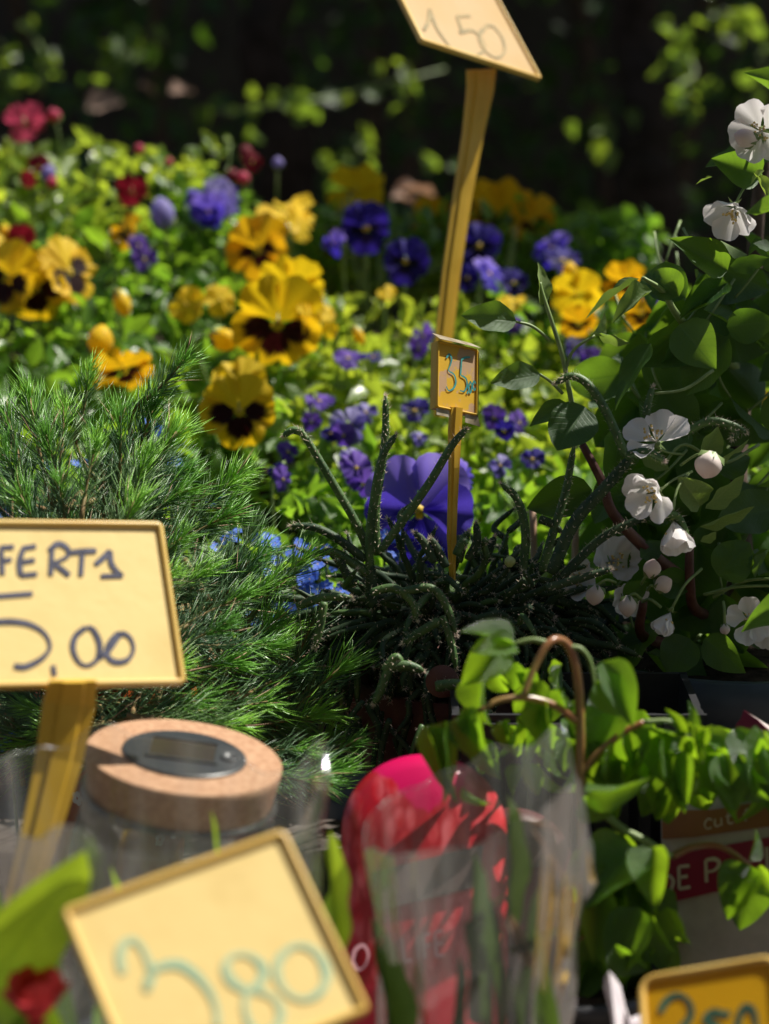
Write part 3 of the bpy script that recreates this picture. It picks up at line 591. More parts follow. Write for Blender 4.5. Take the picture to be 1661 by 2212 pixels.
# ---- forget-me-nots
fm = thing('forget_me_not', 'low plant with many tiny bright blue flowers between the conifer and the cactus', 'flowering plant', P(660, 1330, 1.74))
fmesh = MB()
for k in range(5): petal_grid(fmesh, R(36), 1, .1, .02, 1, 0, 4, 3, 0, 0, Matrix.Rotation(R(72 * k), 4, 'Z'))
fme = fmesh.mesh('flower', P_['F'][0])
FMC = [(705, 1218, 9), (690, 1230, 5), (735, 1268, 8), (680, 1262, 9), (650, 1245, 7), (640, 1190, 8), (600, 1175, 5), (560, 1162, 4), (500, 1150, 3), (480, 1170, 2), (640, 1310, 9), (610, 1290, 6), (590, 1235, 5), (830, 1152, 6), (865, 1197, 4), (690, 1320, 6), (480, 1085, 2), (365, 985, 4), (385, 1005, 3), (190, 1012, 3), (10, 1110, 4), (130, 1000, 2), (330, 930, 2), (20, 1600, 7), (560, 1330, 5), (940, 1200, 5)]
for (u, v, n) in FMC:
    d = 1.74 if v < 1500 else 1.66; c = P(u, v, d); stem(fm, [c + Vector((0, .03, -.12)), c + Vector((0, .01, -.04)), c], .0016, .001, 'greenstem')
    for i in range(n):
        q = P(u + gau(0, 16), v + gau(0, 12), d + uni(-.02, .02)); X, Y, Z = face_frame(q, uni(-50, 50), uni(-20, 60), uni(0, 70)); s = uni(10, 15) * PX(d); inst('flower', fme, fm, basis(q, X, Y, Z, s, s, s))
for i in range(90):
    q = P(uni(430, 900), uni(1190, 1420), 1.76 + uni(0, .05)); L = uni(.02, .035); leaf_at(fm, q, q + rdir(.3) * L, L * .4, rdir(1), 'bed')
for a, b in (((1150, 1090), (1158, 1215)), ((1243, 1125), (1240, 1210))):
    tag(stem(None, [P(a[0], a[1], 1.74), P(b[0], b[1] + 160, 1.74)], .0028, .0028, 'wood', 'plant_stick', 8), 'thin bare wooden plant stick, ' + ('left' if a[0] < 1200 else 'right') + ' of two behind the cactus', 'stick', 'wooden sticks behind the cactus')
random.seed(121)
# ================================================================== CONIFER
con = thing('potted_conifer', 'soft young pine with long thin green needles in an orange blossom-patterned pot', 'conifer', Vector((P(250, 1560, 1.68).x, P(250, 1560, 1.68).y, TZ)))
cb = WM[con.name].translation; CPOT = cb.copy()
pr, ph_ = .062, .155
potc = pot(con, cb, pr, ph_, 'orange', .003)
pm = MB()
def potpt(a, h, off=.0006):     # point on the pot's side; a = 0 faces the camera
    rr = (pr * .78 + (pr * .97 - pr * .78) * h / (ph_ * .8)) if h < ph_ * .8 else pr + .003
    return cb + Vector(((rr + off) * math.sin(a), -(rr + off) * math.cos(a), h))
def potline(a0, h0, a1, h1, wd):
    pts = [potpt(a0 + (a1 - a0) * i / 8, h0 + (h1 - h0) * i / 8) for i in range(9)]; vs_ = []
    for p in pts: vs_ += [p + Vector((0, 0, wd / 2)), p - Vector((0, 0, wd / 2)) + Vector((wd * .3, 0, 0))]
    pm.add(vs_, [(2 * i, 2 * i + 1, 2 * i + 3, 2 * i + 2) for i in range(8)], 0)
for k in range(9):
    a = -1.4 + k * .36; h = .05 + .03 * (k % 3); potline(a, h, a + .3, h + .045, .004); potline(a + .3, h + .045, a + .36, h, .003); potline(a + .1, h + .02, a + .05, h + .06, .0025)
pm.obj('branch_print', M_['black'], potc)
pm = MB()
for k in range(26):
    a, h = uni(-1.4, 1.6), uni(.03, .12)
    for j in range(5):
        b = 2 * math.pi * j / 5; pc = (a + .05 * math.cos(b), h + .0035 * math.sin(b)); rr = .0026
        pm.add([potpt(pc[0] + rr / pr * math.cos(q), pc[1] + rr * math.sin(q), .0011) for q in [2 * math.pi * i / 7 for i in range(7)]], [tuple(range(7))], 0)
pm.obj('blossom_print', M_['white'], potc)
def shootmesh(seed, n, L, nl, young):
    r = random.Random(seed); mb = MB(); ax = [Vector((math.sin(i * .4 + seed) * .004 * i / 6, L * i / 6, math.cos(i * .3 + seed) * .004 * i / 6)) for i in range(7)]
    tube(mb, ax, [.0021, .0009], 5, 0)
    for i in range(n):
        t = r.random() ** .75; f = t * 6; k = min(5, int(f)); b = ax[k].lerp(ax[k + 1], f - k); a = r.uniform(0, 6.283)
        spread = R(r.uniform(28, 62)) * (1 - .45 * t); D = Vector((math.cos(a) * math.sin(spread), math.cos(spread), math.sin(a) * math.sin(spread)))
        ln = nl * r.uniform(.55, 1.15) * (.72 if t > .9 else 1); S = D.cross(Vector((r.gauss(0, 1), r.gauss(0, 1), r.gauss(0, 1)))).normalized() * .00044
        bend = Vector((r.gauss(0, 1), r.gauss(0, 1), r.gauss(0, 1))) * ln * .06
        m_ = b + D * ln * .55 + bend; e = b + D * ln; U = D.cross(S) * .8
        mb.add([b - S, b + S, b + U, m_ - S, m_ + S, m_ + U, e], [(0, 1, 4, 3), (1, 2, 5, 4), (2, 0, 3, 5), (3, 4, 6), (4, 5, 6), (5, 3, 6)], 3 if r.random() < .03 else 2 if (t > .72 and young) else 1, [(.5, .5)] * 7)
    return mb.mesh('shoot', [M_['twig'], M_['needle'], M_['needle2'], M_['wood']])
SHOOT = [shootmesh(s, 150, .085, .038, True) for s in range(5)] + [shootmesh(10 + s, 105, .10, .048, False) for s in range(4)]
def shoot(tip, D, L, young=True):
    me = SHOOT[random.randrange(5)] if young else SHOOT[5 + random.randrange(4)]
    D = D.normalized(); X = D.orthogonal().normalized(); X = Quaternion(D, uni(0, 6.28)) @ X; s = L / .1
    inst('shoot', me, con, basis(tip - D * L, X, D, X.cross(D), s, s, s))
ctop = cb + Vector((0, 0, ph_ - .01))
hub = P(240, 1180, 1.68)
stem(con, [ctop, ctop.lerp(hub, .5) + Vector((.01, 0, 0)), hub], .008, .004, 'bark', 'trunk', 10)
TIPS = [(425, 757, 48, 1.60), (330, 830, 15, 1.61), (200, 772, 12, 1.63), (55, 815, -12, 1.61), (-10, 850, -20, 1.64), (140, 850, 5, 1.58), (250, 860, 0, 1.57), (90, 900, -8, 1.55), (400, 890, 35, 1.57), (430, 985, 55, 1.58), (0, 930, -20, 1.55), (200, 930, 5, 1.54),
  (330, 950, 20, 1.55), (530, 1010, 50, 1.60), (560, 1010, 62, 1.64), (440, 1040, 60, 1.56), (540, 1100, 65, 1.58), (300, 1040, 20, 1.52), (120, 1010, -5, 1.52), (20, 1030, -30, 1.53), (420, 1140, 45, 1.54), (480, 1200, 55, 1.56), (690, 1170, 42, 1.60), (620, 1240, 55, 1.58), (560, 1260, 60, 1.55),
  (400, 1230, 60, 1.52), (520, 1330, 60, 1.53), (640, 1380, 65, 1.57), (560, 1430, 80, 1.55), (690, 1430, 68, 1.57), (780, 1395, 45, 1.58), (620, 1500, 80, 1.55), (740, 1520, 75, 1.56), (480, 1520, 80, 1.52), (800, 1600, 72, 1.54), (780, 1660, 80, 1.53), (700, 1620, 85, 1.53), (560, 1570, 95, 1.50), (640, 1680, 105, 1.50), (740, 1700, 100, 1.50), (420, 1420, 70, 1.50), (420, 1560, 100, 1.52), (60, 1560, -80, 1.54), (20, 1520, -80, 1.55), (0, 1640, -110, 1.55), (680, 1560, 78, 1.58), (650, 1330, 58, 1.62), (590, 1160, 50, 1.62)]
for (u, v, a, d) in TIPS:
    D = RGT * math.sin(R(a)) + UPV * math.cos(R(a)) + FWD * uni(-.4, .3); t = P(u, v, d); L = uni(.065, .105); shoot(t, D, L, True)
    bpt = t - D.normalized() * L * .96; h2 = P(240 + (u - 240) * .35, 1180 + (v - 1180) * .4 + 30, 1.66)
    stem(con, [h2, (h2 + bpt) / 2 + Vector((0, 0, -.006)), bpt, bpt + D.normalized() * .02], .0026, .0014, 'twig', 'branch', 5, 4)
poly = [(-60, 900), (390, 850), (480, 1040), (620, 1200), (720, 1400), (760, 1600), (560, 1680), (-60, 1650)]
def inpoly(x, y):
    c = False; j = len(poly) - 1
    for i in range(len(poly)):
        (xi, yi), (xj, yj) = poly[i], poly[j]
        if (yi > y) != (yj > y) and x < (xj - xi) * (y - yi) / (yj - yi) + xi: c = not c
        j = i
    return c
k = 0
while k < 54:
    u, v = uni(-100, 760), uni(800, 1680)
    if not inpoly(u, v): continue
    if v > 1430 and 100 < u < 380: continue
    k += 1; a = math.degrees(math.atan2(u - 180, 1500 - v)) * .8 + gau(0, 20); a = max(-110, min(110, a))
    shoot(P(u, v, uni(1.56, 1.76)), RGT * math.sin(R(a)) + UPV * math.cos(R(a)) + FWD * uni(-.5, .3), uni(.075, .11), rnd() < .4)
random.seed(128)
# ================================================================== CACTUS
cc = P(985, 1400, 1.66)
ca = thing('rhipsalis_cactus', 'bristly dark green trailing cactus with upright finger stems around the small yellow tag', 'cactus', Vector((cc.x, cc.y, TZ)))
cpot = pot(ca, Vector((cc.x, cc.y, TZ)), .075, .15, 'terracotta', .004)
mb = MB(); dc = P(955, 1472, 1.555); dn = (CAM - dc).normalized(); lathe(mb, [(.0001, 0), (.011, 0), (.0115, -.001), (.0115, -.002)], dc, 24, 0, dn); disc = mb.obj('pot_tag', M_['terracotta'], ca)
def cstem(pts, r=.0027, old=False, hair=1., into=None):
    L = sum((pts[i + 1] - pts[i]).length for i in range(len(pts) - 1)); q = smoothpts(pts, 8 if len(pts) > 2 else 10); n = len(q)
    rad = [r * (.85 + .3 * math.sin(math.pi * min(1, (i + 2) / n)) ** .4) for i in range(n)]; rad = [x * (1.06 - .24 * i / n) for i, x in enumerate(rad)]; rad[-1] *= .45; rad[-2] *= .85; rad[0] *= .8
    mb = into or MB(); fr = tube(mb, q, rad, 10 if not into else 7, 0, .09, 5); m = int(L / .0034 * hair); ga = 0
    for i in range(m):
        f = (i + .5) / m * (n - 1); k = min(n - 2, int(f)); p = q[k].lerp(q[k + 1], f - k); T, N, B = fr[k]; rr = rad[k]
        for arm in range(3):
            ga += 2.4; o = N * math.cos(ga) + B * math.sin(ga); b = p + o * rr * .98
            for h in range(2):
                D = (o + T * uni(-.2, .5) + Vector((gau(0, .3), gau(0, .3), gau(0, .3)))).normalized(); ln = uni(.002, .005) * min(1, hair * 1.1); S = D.cross(T).normalized() * .0004
                mb.add([b - S, b + S, b + D * ln], [(0, 1, 2)], 1)
    tip, (T, N, B) = q[-1], fr[-1]
    for i in range(int(30 * hair)):
        D = (T + Vector((gau(0, .55), gau(0, .55), gau(0, .55)))).normalized(); S = D.orthogonal().normalized() * .0004; b = tip - T * uni(0, .003); mb.add([b - S, b + S, b + D * uni(.0025, .005)], [(0, 1, 2)], 1)
    if into: return None
    return mb.obj('stem', [M_['cactusold' if old else 'cactus'], M_['bristle']], ca)
def cpx(lst, d0=1.6, d1=None, **k):
    d1 = d1 if d1 is not None else d0; n = len(lst) - 1; return cstem([P(u, v, d0 + (d1 - d0) * i / n) for i, (u, v) in enumerate(lst)], **{'hair': 1.5, **k})
cpx([(800, 1200), (770, 1130), (715, 1035), (670, 960), (645, 925)], 1.61); cpx([(655, 935), (632, 930), (612, 942)], 1.61, r=.0026)
cpx([(815, 1200), (812, 1100), (826, 1000), (833, 930), (833, 855)], 1.63); cpx([(803, 1290), (798, 1180), (808, 1080), (825, 990), (856, 938)], 1.6)
cpx([(822, 1190), (870, 1125), (930, 1040), (975, 965), (1008, 925)], 1.59); cpx([(790, 1210), (730, 1165), (680, 1140), (628, 1136)], 1.6, old=True)
cpx([(795, 1240), (745, 1205), (715, 1192), (680, 1198)], 1.6); cpx([(760, 1265), (742, 1225), (738, 1200)], 1.6, old=True); cpx([(803, 1310), (802, 1210)], 1.6, r=.0036, old=True)
cpx([(940, 1215), (915, 1170), (895, 1150)], 1.58, old=True); cpx([(965, 1225), (945, 1185), (930, 1162)], 1.58, old=True); cpx([(990, 1215), (1002, 1170), (1012, 1148)], 1.61); cpx([(1010, 1210), (1030, 1170), (1028, 1128)], 1.6, old=True)
cpx([(1045, 1215), (1060, 1180), (1068, 1160)], 1.61, old=True); cpx([(985, 1200), (1000, 1170), (1005, 1180)], 1.59)
cpx([(1130, 1235), (1135, 1150), (1118, 1080), (1082, 1043)], 1.6); cpx([(1170, 1235), (1195, 1150), (1222, 1060), (1240, 962)], 1.6)
cpx([(1190, 1240), (1240, 1130), (1310, 1050), (1365, 985)], 1.57, r=.0038, old=True); cpx([(1352, 985), (1310, 890), (1270, 830), (1232, 812), (1200, 828)], 1.56); cpx([(1350, 985), (1395, 975), (1435, 995)], 1.56)
cpx([(1210, 1250), (1290, 1170), (1360, 1130), (1420, 1110)], 1.57, old=True); cpx([(1420, 1112), (1465, 1118), (1488, 1170)], 1.56); cpx([(1470, 940), (1530, 910), (1580, 918), (1612, 935)], 1.58); cpx([(1575, 920), (1590, 935), (1582, 948)], 1.58, r=.0024)
cpx([(1395, 900), (1400, 870), (1410, 835)], 1.58, r=.0024); cpx([(1165, 1120), (1190, 1130), (1215, 1150)], 1.6, old=True); cpx([(1180, 1270), (1250, 1250), (1320, 1228)], 1.56, old=True)
cpx([(860, 1280), (930, 1270), (965, 1310), (985, 1370)], 1.57); cpx([(955, 1330), (970, 1370), (985, 1445)], 1.57); cpx([(950, 1340), (900, 1370), (870, 1390)], 1.57)
cpx([(800, 1280), (850, 1270), (890, 1300), (900, 1340)], 1.57); cpx([(830, 1450), (855, 1420), (870, 1440)], 1.55); cpx([(835, 1440), (880, 1438), (915, 1450)], 1.55, r=.0034); cpx([(840, 1445), (822, 1490), (808, 1520)], 1.55, r=.003); cpx([(940, 1482), (990, 1478), (1030, 1490)], 1.54, r=.0034)
cpx([(640, 1310), (700, 1290), (760, 1290)], 1.58, r=.0028); cpx([(700, 1300), (690, 1360), (680, 1400)], 1.57, r=.0025)
inner = MB()
for i in range(420):
    a = uni(0, 6.283); el = uni(-.6, 1.25); O = Vector((math.cos(a) * math.cos(el) * 1.45, math.sin(a) * math.cos(el), math.sin(el) * .5))
    c0 = P(985, 1345, 1.655); p0 = c0 + O * uni(.015, .07); D = (O + rdir() * .75).normalized(); L = uni(.022, .055); pts = [p0]; q = p0.copy(); into = inner if i > 150 else None
    for j in range(3): D = (D + Vector((0, 0, -.28 if el < .7 else -.05)) + rdir() * .35).normalized(); q = q + D * L / 3; pts.append(q.copy())
    cstem(pts, uni(.0017, .0028), rnd() < .75, .5, into)
    if rnd() < .4: cstem([q, q + (D + rdir() * .8).normalized() * .012, q + (D + rdir() * .5 + Vector((0, 0, -.3))).normalized() * .024], .002, rnd() < .4, .5, into)
for i in range(90):      # hanging lower down over the pot
    p0 = P(uni(740, 1230), uni(1370, 1570), uni(1.56, 1.64)); D = Vector((gau(0, .6), -.2, -.9)).normalized(); L = uni(.02, .05); cstem([p0, p0 + D * L * .5 + rdir() * .005, p0 + (D + Vector((0, 0, -.3))).normalized() * L], uni(.0017, .0026), rnd() < .7, .5, inner if i > 30 else None)
tag(inner.obj('tangled_stems', [M_['cactusold'], M_['bristle']], ca), kind='stuff')
bud(ca, P(1101, 1213, 1.585), .008, .004, UPV, plain('cactus fruit', (.4, .46, .16), .4), 'fruit', False)
random.seed(135)
# ================================================================== APPLE TREE
ap = thing('apple_tree', 'small potted apple tree with white blossom, pinkish buds and broad dark green leaves', 'apple tree', Vector((P(1560, 1700, 1.76).x, P(1560, 1700, 1.76).y, TZ)))
ab = WM[ap.name].translation; pot(ap, ab, .13, .16, 'bluegrey', .008)
stem(ap, [ab + Vector((0, 0, .12)), P(1548, 1560, 1.74), P(1570, 1440, 1.74), P(1600, 1250, 1.76), P(1590, 1000, 1.78), P(1620, 700, 1.80), P(1640, 420, 1.78), P(1680, 250, 1.78)], .0155, .004, 'bark', 'trunk', 12)
stem(ap, [P(1555, 1540, 1.74), P(1600, 1500, 1.72), P(1680, 1470, 1.70)], .006, .004, 'bark', 'branch', 8)
stem(ap, [P(1590, 1330, 1.75), P(1490, 1260, 1.68), P(1400, 1190, 1.63), P(1325, 1110, 1.61), P(1300, 1040, 1.61), P(1258, 960, 1.61)], .0055, .0028, 'redbark', 'branch', 8)
stem(ap, [P(1590, 1330, 1.75), P(1505, 1320, 1.66), P(1490, 1250, 1.62), P(1490, 1160, 1.62)], .005, .003, 'redbark', 'branch', 8)
stem(ap, [P(1560, 1480, 1.74), P(1450, 1400, 1.68), P(1385, 1370, 1.64), P(1390, 1300, 1.62)], .006, .003, 'redbark', 'branch', 8)
stem(ap, [P(1258, 960, 1.61), P(1235, 870, 1.60), P(1215, 770, 1.60), P(1190, 690, 1.60), P(1172, 635, 1.60), P(1166, 610, 1.6)], .0022, .0012, 'greenstem', 'shoot', 7)
stem(ap, [P(1115, 695, 1.59), P(1150, 705, 1.595), P(1188, 735, 1.60)], .001, .0013, 'greenstem', 'petiole'); stem(ap, [P(1165, 808, 1.59), P(1190, 825, 1.595), P(1215, 850, 1.60)], .001, .0013, 'greenstem', 'petiole')
stem(ap, [P(1285, 725, 1.60), P(1240, 755, 1.60), P(1220, 800, 1.60)], .0011, .0014, 'greenstem', 'petiole'); stem(ap, [P(1600, 800, 1.76), P(1520, 745, 1.68), P(1462, 680, 1.63), P(1430, 628, 1.61), P(1388, 600, 1.6)], .004, .0015, 'greenstem', 'shoot')
stem(ap, [P(1600, 720, 1.76), P(1560, 640, 1.68), P(1520, 570, 1.62)], .003, .0015, 'greenstem', 'shoot')
T5 = lambda x, y: (972 + x * .415, 540 + y * .415)
T7 = lambda x, y: (1404 + x * .2931, 162 + y * .2931)
def A5(b, t, w_, d=1.6, dd=0, roll=0, mat='apple', kind='ovate'): leaf_px(ap, T5(*b), T5(*t), w_ * .415, d, dd, roll, mat, kind)
def A7(b, t, w_, d=1.6, dd=0, roll=0, mat='apple', kind='ovate'): leaf_px(ap, T7(*b), T7(*t), w_ * .2931, d, dd, roll, mat, kind)
A5((345, 372), (48, 345), 165, 1.59, -.01, 25); A5((470, 648), (203, 700), 150, 1.59, -.01, 25); A5((468, 290), (490, 48), 95, 1.6, .0, 50, 'applepale')
A5((985, 150), (685, 330), 85, 1.6, -.02, 55, 'applepale'); A5((1050, 212), (832, 322), 85, 1.6, -.02, 40, 'applepale'); A5((1225, 250), (1000, 80), 210, 1.63, .01, 10, kind='round'); A5((1450, 168), (1192, 352), 170, 1.6, -.01, 15)
A5((1190, 390), (1385, 615), 250, 1.58, -.02, -10); A5((1440, 400), (1690, 375), 200, 1.6, -.01, 10, kind='round'); A5((1045, 488), (835, 830), 160, 1.6, -.01, 30); A5((605, 795), (403, 915), 120, 1.61, 0, 20); A5((700, 815), (560, 1035), 260, 1.585, -.02, 0, kind='round')
A5((740, 1250), (365, 1350), 215, 1.63, 0, 5); A5((1395, 1695), (1570, 1515), 225, 1.6, -.01, 5, kind='round'); A5((1325, 2022), (1535, 2205), 185, 1.6, -.02, 5); A5((1245, 2020), (1130, 2200), 215, 1.62, -.01, 5, kind='round')
A5((1300, 1335), (1225, 1190), 165, 1.585, -.02, 30, 'applepale', 'round'); A5((1330, 1345), (1530, 1160), 120, 1.58, -.01, 50, 'applepale'); A5((1300, 1440), (1585, 1320), 60, 1.59, -.01, 60, 'applepale'); A5((1380, 1100), (1575, 998), 70, 1.59, 0, 60, 'applepale'); A5((1390, 1150), (1590, 1060), 170, 1.62, 0, 0)
A5((1320, 1065), (1395, 915), 140, 1.6, 0, 20, 'applepale'); A5((1075, 1700), (1295, 1770), 165, 1.62, 0, 10); A5((910, 1825), (1030, 1725), 110, 1.61, 0, -10); A5((990, 1600), (1110, 1520), 110, 1.62, .01, 5); A5((1660, 1560), (1590, 1710), 90, 1.59, 0, 60)
A5((1310, 1520), (1385, 1460), 70, 1.58, -.01, 50, 'applepale'); A5((770, 430), (940, 480), 80, 1.6, 0, 60, 'applepale'); A5((740, 440), (830, 330), 60, 1.6, 0, 70, 'applepale'); A5((1200, 480), (1290, 570), 80, 1.61, 0, 50, 'applepale'); A5((1000, 1060), (1150, 1140), 90, 1.6, 0, 40, 'applepale')
A7((820, 740), (455, 610), 290, 1.6, -.01, 5); A7((860, 560), (405, 700), 200, 1.63, 0, 60); A7((460, 750), (330, 795), 40, 1.6, 0, 60, 'applepale'); A7((570, 1440), (130, 1205), 280, 1.59, -.01, 8); A7((215, 1630), (10, 1420), 250, 1.61, 0, 5, kind='round'); A7((570, 1535), (215, 1810), 200, 1.59, -.01, 10)
A7((590, 1410), (880, 1340), 140, 1.6, 0, 30); A7((890, 1280), (760, 1230), 120, 1.59, 0, 40); A7((520, 1220), (720, 1320), 90, 1.62, 0, 60, 'applepale'); A7((870, 900), (760, 720), 150, 1.58, 0, 40, 'applepale'); A7((860, 1240), (700, 1310), 90, 1.64, 0, 70); A7((880, 1330), (960, 1480), 160, 1.64, 0, 30)
A7((840, 700), (730, 800), 110, 1.58, 0, 60, 'applepale'); A7((260, 1960), (380, 2090), 110, 1.62, 0, 60, 'applepale')
for i in range(150):
    u = 1240 + abs(gau(0, 1)) * 190 + uni(60, 160); v = uni(560, 1480)
    if u < 1400 and v < 700: continue
    if u > 1860: u = uni(1400, 1800)
    d = uni(1.63, 1.9); a = R(uni(100, 260)); L = uni(.04, .062); b = P(u, v, d)
    if not sun_clear(b, KEEPLIT, .04): continue
    D = (RGT * math.sin(a) + UPV * math.cos(a) * .8 + FWD * uni(-.5, .3)).normalized()
    leaf_at(ap, b, b + D * L, L * uni(.58, .75), (CAM - b).normalized() + rdir() * .9 + Vector((0, 0, .4)), 'apple', random.choice(('ovate', 'round')))
    if rnd() < .6: stem(ap, [b, b - D * .012 + Vector((0, 0, .004)), b - D * .025 + Vector((.004, .01, .012))], .0008, .0011, 'greenstem', 'petiole', 5, 3)
for i in range(70):      # shading leaves farther right, out of the picture, and on top
    u, v, d = uni(1640, 2050), uni(120, 1400), uni(1.5, 1.9); b = P(u, v, d)
    if not sun_clear(b, KEEPLIT, .045): continue
    D = rdir(-.3); L = uni(.045, .062); leaf_at(ap, b, b + D * L, L * .68, rdir(1.), 'apple')
def blossom(u, v, dpx, d, yaw, pitch, roll=0, cup=.35, n=5, skip=(), wid=.40):
    c = P(u, v, d); X, Y, Z = face_frame(c, yaw, pitch, roll); r = dpx / 2 * PX(d); M = basis(c, X, Y, Z, r, r, r)
    sm = MB()
    for k in range(16):
        a = uni(0, 6.28); s = uni(.05, .3); tube(sm, [Vector((0, 0, 0)), Vector((math.cos(a) * s * .6, math.sin(a) * s * .6, .25)), Vector((math.cos(a) * s, math.sin(a) * s, .42))], .012, 4, 0); e = Vector((math.cos(a) * s, math.sin(a) * s, .42)); sm.box(e, .05, .05, .06, 1)
    f = sm.obj('blossom', [P_['A'][0], STAM], ap, True, M)
    v_ = random.randrange(3)
    for k in range(n):
        if k in skip: continue
        pm_ = petalmesh(f'ap{v_}{k % 2}{cup}', P_['A'][0], R(40), .25 - .1 * (k % 2), .05, 2, v_ + k, .1, 2.4)
        inst('petal', pm_, f, M @ Matrix.Rotation(R(72 * k + uni(-9, 9)), 4, 'Z') @ Matrix.Rotation(cup + uni(-.15, .15), 4, 'X') @ Matrix.Translation((0, .05, 0)) @ Matrix.Diagonal((.95, .95 * uni(.92, 1.05), 1, 1)))
    cm = MB()
    for k in range(5):
        a = R(72 * k + 36); p = Vector((math.cos(a), math.sin(a), 0)); q = Vector((-math.sin(a), math.cos(a), 0)) * .07; cm.add([q - Vector((0, 0, .05)), -q - Vector((0, 0, .05)), p * .36 - Vector((0, 0, .1))], [(0, 1, 2)])
    tube(cm, [Vector((0, 0, -.02)), Vector((0, 0, -.22))], [.12, .06], 7); cm.obj('calyx', M_['greenstem'], f, True, M)
    e = c - Z * r * .25; stem(ap, [e, e - Z * .012 + Vector((.004, .004, .004)), e - Z * .02 + Vector((.014, .014, .006))], .0009, .0011, 'greenstem', 'flower_stalk', 6, 4); return f
blossom(1645, 282, 165, 1.58, -10, -5, 20, .25); blossom(1585, 448, 150, 1.58, -18, -38, 10, .5); blossom(1418, 955, 160, 1.57, -25, 40, 10, .2, skip=(3,)); blossom(1418, 1062, 158, 1.56, -28, -14, 0, .6); blossom(1455, 1125, 150, 1.56, 10, -70, 20, .9)
blossom(1318, 1215, 150, 1.66, 25, 10, 0, .55); blossom(1345, 1290, 110, 1.64, 30, -10, 0, .4); blossom(1618, 1338, 118, 1.6, 10, 0, 10, .2); blossom(1655, 1362, 90, 1.61, 0, -20, 0, .4)
blossom(1250, 1262, 120, 1.65, -20, 20, 0, .4)
AB = P_['Ap'][0]
for (u, v, l, r_, a, d, to) in ((1530, 1005, 60, 29, 200, 1.565, (1470, 1005)), (1408, 1228, 42, 19, 10, 1.575, (1385, 1262)), (1433, 1262, 40, 19, 60, 1.575, (1398, 1275)), (1285, 1286, 44, 20, 190, 1.575, (1330, 1258)), (1356, 1310, 46, 19, 185, 1.575, (1385, 1295)), (1610, 298, 52, 20, -75, 1.57, (1655, 305)), (1566, 1360, 24, 11, 180, 1.59, (1562, 1300))):
    A = RGT * math.sin(R(a)) + UPV * math.cos(R(a)) - FWD * .3; c = P(u, v, d); bud(ap, c, l * PX(d), r_ * PX(d), A, AB)
    e = c - A.normalized() * l * .5 * PX(d); stem(ap, [e, (e + P(*to, d)) / 2 + Vector((0, 0, .003)), P(*to, d + .01)], .001, .0011, 'greenstem', 'flower_stalk', 6, 4)
blossom(1448, 1322, 112, 1.57, -35, -65, 15, 1.12)
stem(ap, [P(1428, 1312, 1.575), P(1405, 1295, 1.58), P(1388, 1300, 1.6)], .0012, .0012, 'greenstem', 'flower_stalk')
for a in ([(1690, 1250), (1610, 1255), (1540, 1290)], [(1690, 1265), (1590, 1268), (1520, 1285)], [(1435, 1000), (1480, 960), (1560, 1000), (1640, 960)], [(1415, 850), (1480, 840), (1540, 800)]):
    stem(ap, [P(x, y, 1.59 + .01 * i) for i, (x, y) in enumerate(a)], .0011, .0014, 'greenstem', 'petiole')
random.seed(142)
# ================================================================== WEEPING PLANT
wp = thing('weeping_plant', 'foreground plant with an arching reddish stem and drooping glossy bright green leaves', 'potted plant', Vector((P(1262, 1900, 1.36).x, P(1262, 1900, 1.36).y, TZ)))
wb = WM[wp.name].translation; pot(wp, wb, .045, .055, 'blackplastic', .003)
D0 = 1.36
def wst(lst, r0, r1, d=D0, dd=0, mat='redstem', name='stem'): stem(wp, [P(u, v, d + dd * i / (len(lst) - 1)) for i, (u, v) in enumerate(lst)], r0, r1, mat, name, 9)
stem(wp, [wb + Vector((0, 0, .045)), P(1258, 1850, D0), P(1254, 1690, D0), P(1253, 1560, D0), P(1246, 1450, D0), P(1225, 1392, D0), P(1190, 1385, D0 - .01), P(1155, 1440, D0 - .015), P(1130, 1505, D0 - .02)], .0036, .0020, 'redstem', 'stem', 10)
wst([(1230, 1398), (1255, 1402), (1275, 1430), (1285, 1480)], .0018, .0011, mat='greenstem'); wst([(1185, 1390), (1150, 1382), (1110, 1390)], .002, .0012, mat='greenstem'); wst([(1250, 1560), (1200, 1525), (1140, 1508), (1080, 1512), (1035, 1535)], .0026, .0016, dd=-.02)
wst([(1258, 1665), (1300, 1620), (1350, 1580), (1390, 1560)], .0026, .0018); wst([(1450, 1850), (1500, 1828), (1560, 1830), (1620, 1870)], .0026, .0016, d=1.38); wst([(1256, 1700), (1330, 1780), (1400, 1820), (1450, 1850)], .003, .002, mat='greenstem')
wst([(1390, 1560), (1450, 1560), (1490, 1600), (1520, 1650)], .0018, .001, mat='greenstem'); wst([(1390, 1820), (1385, 1900), (1380, 1980)], .0018, .001, mat='greenstem')
def Wl(b, t, w_, d=1.35, dd=0, roll=0, kind='heart'): leaf_px(wp, b, t, w_, d, dd, roll, 'weep', kind)
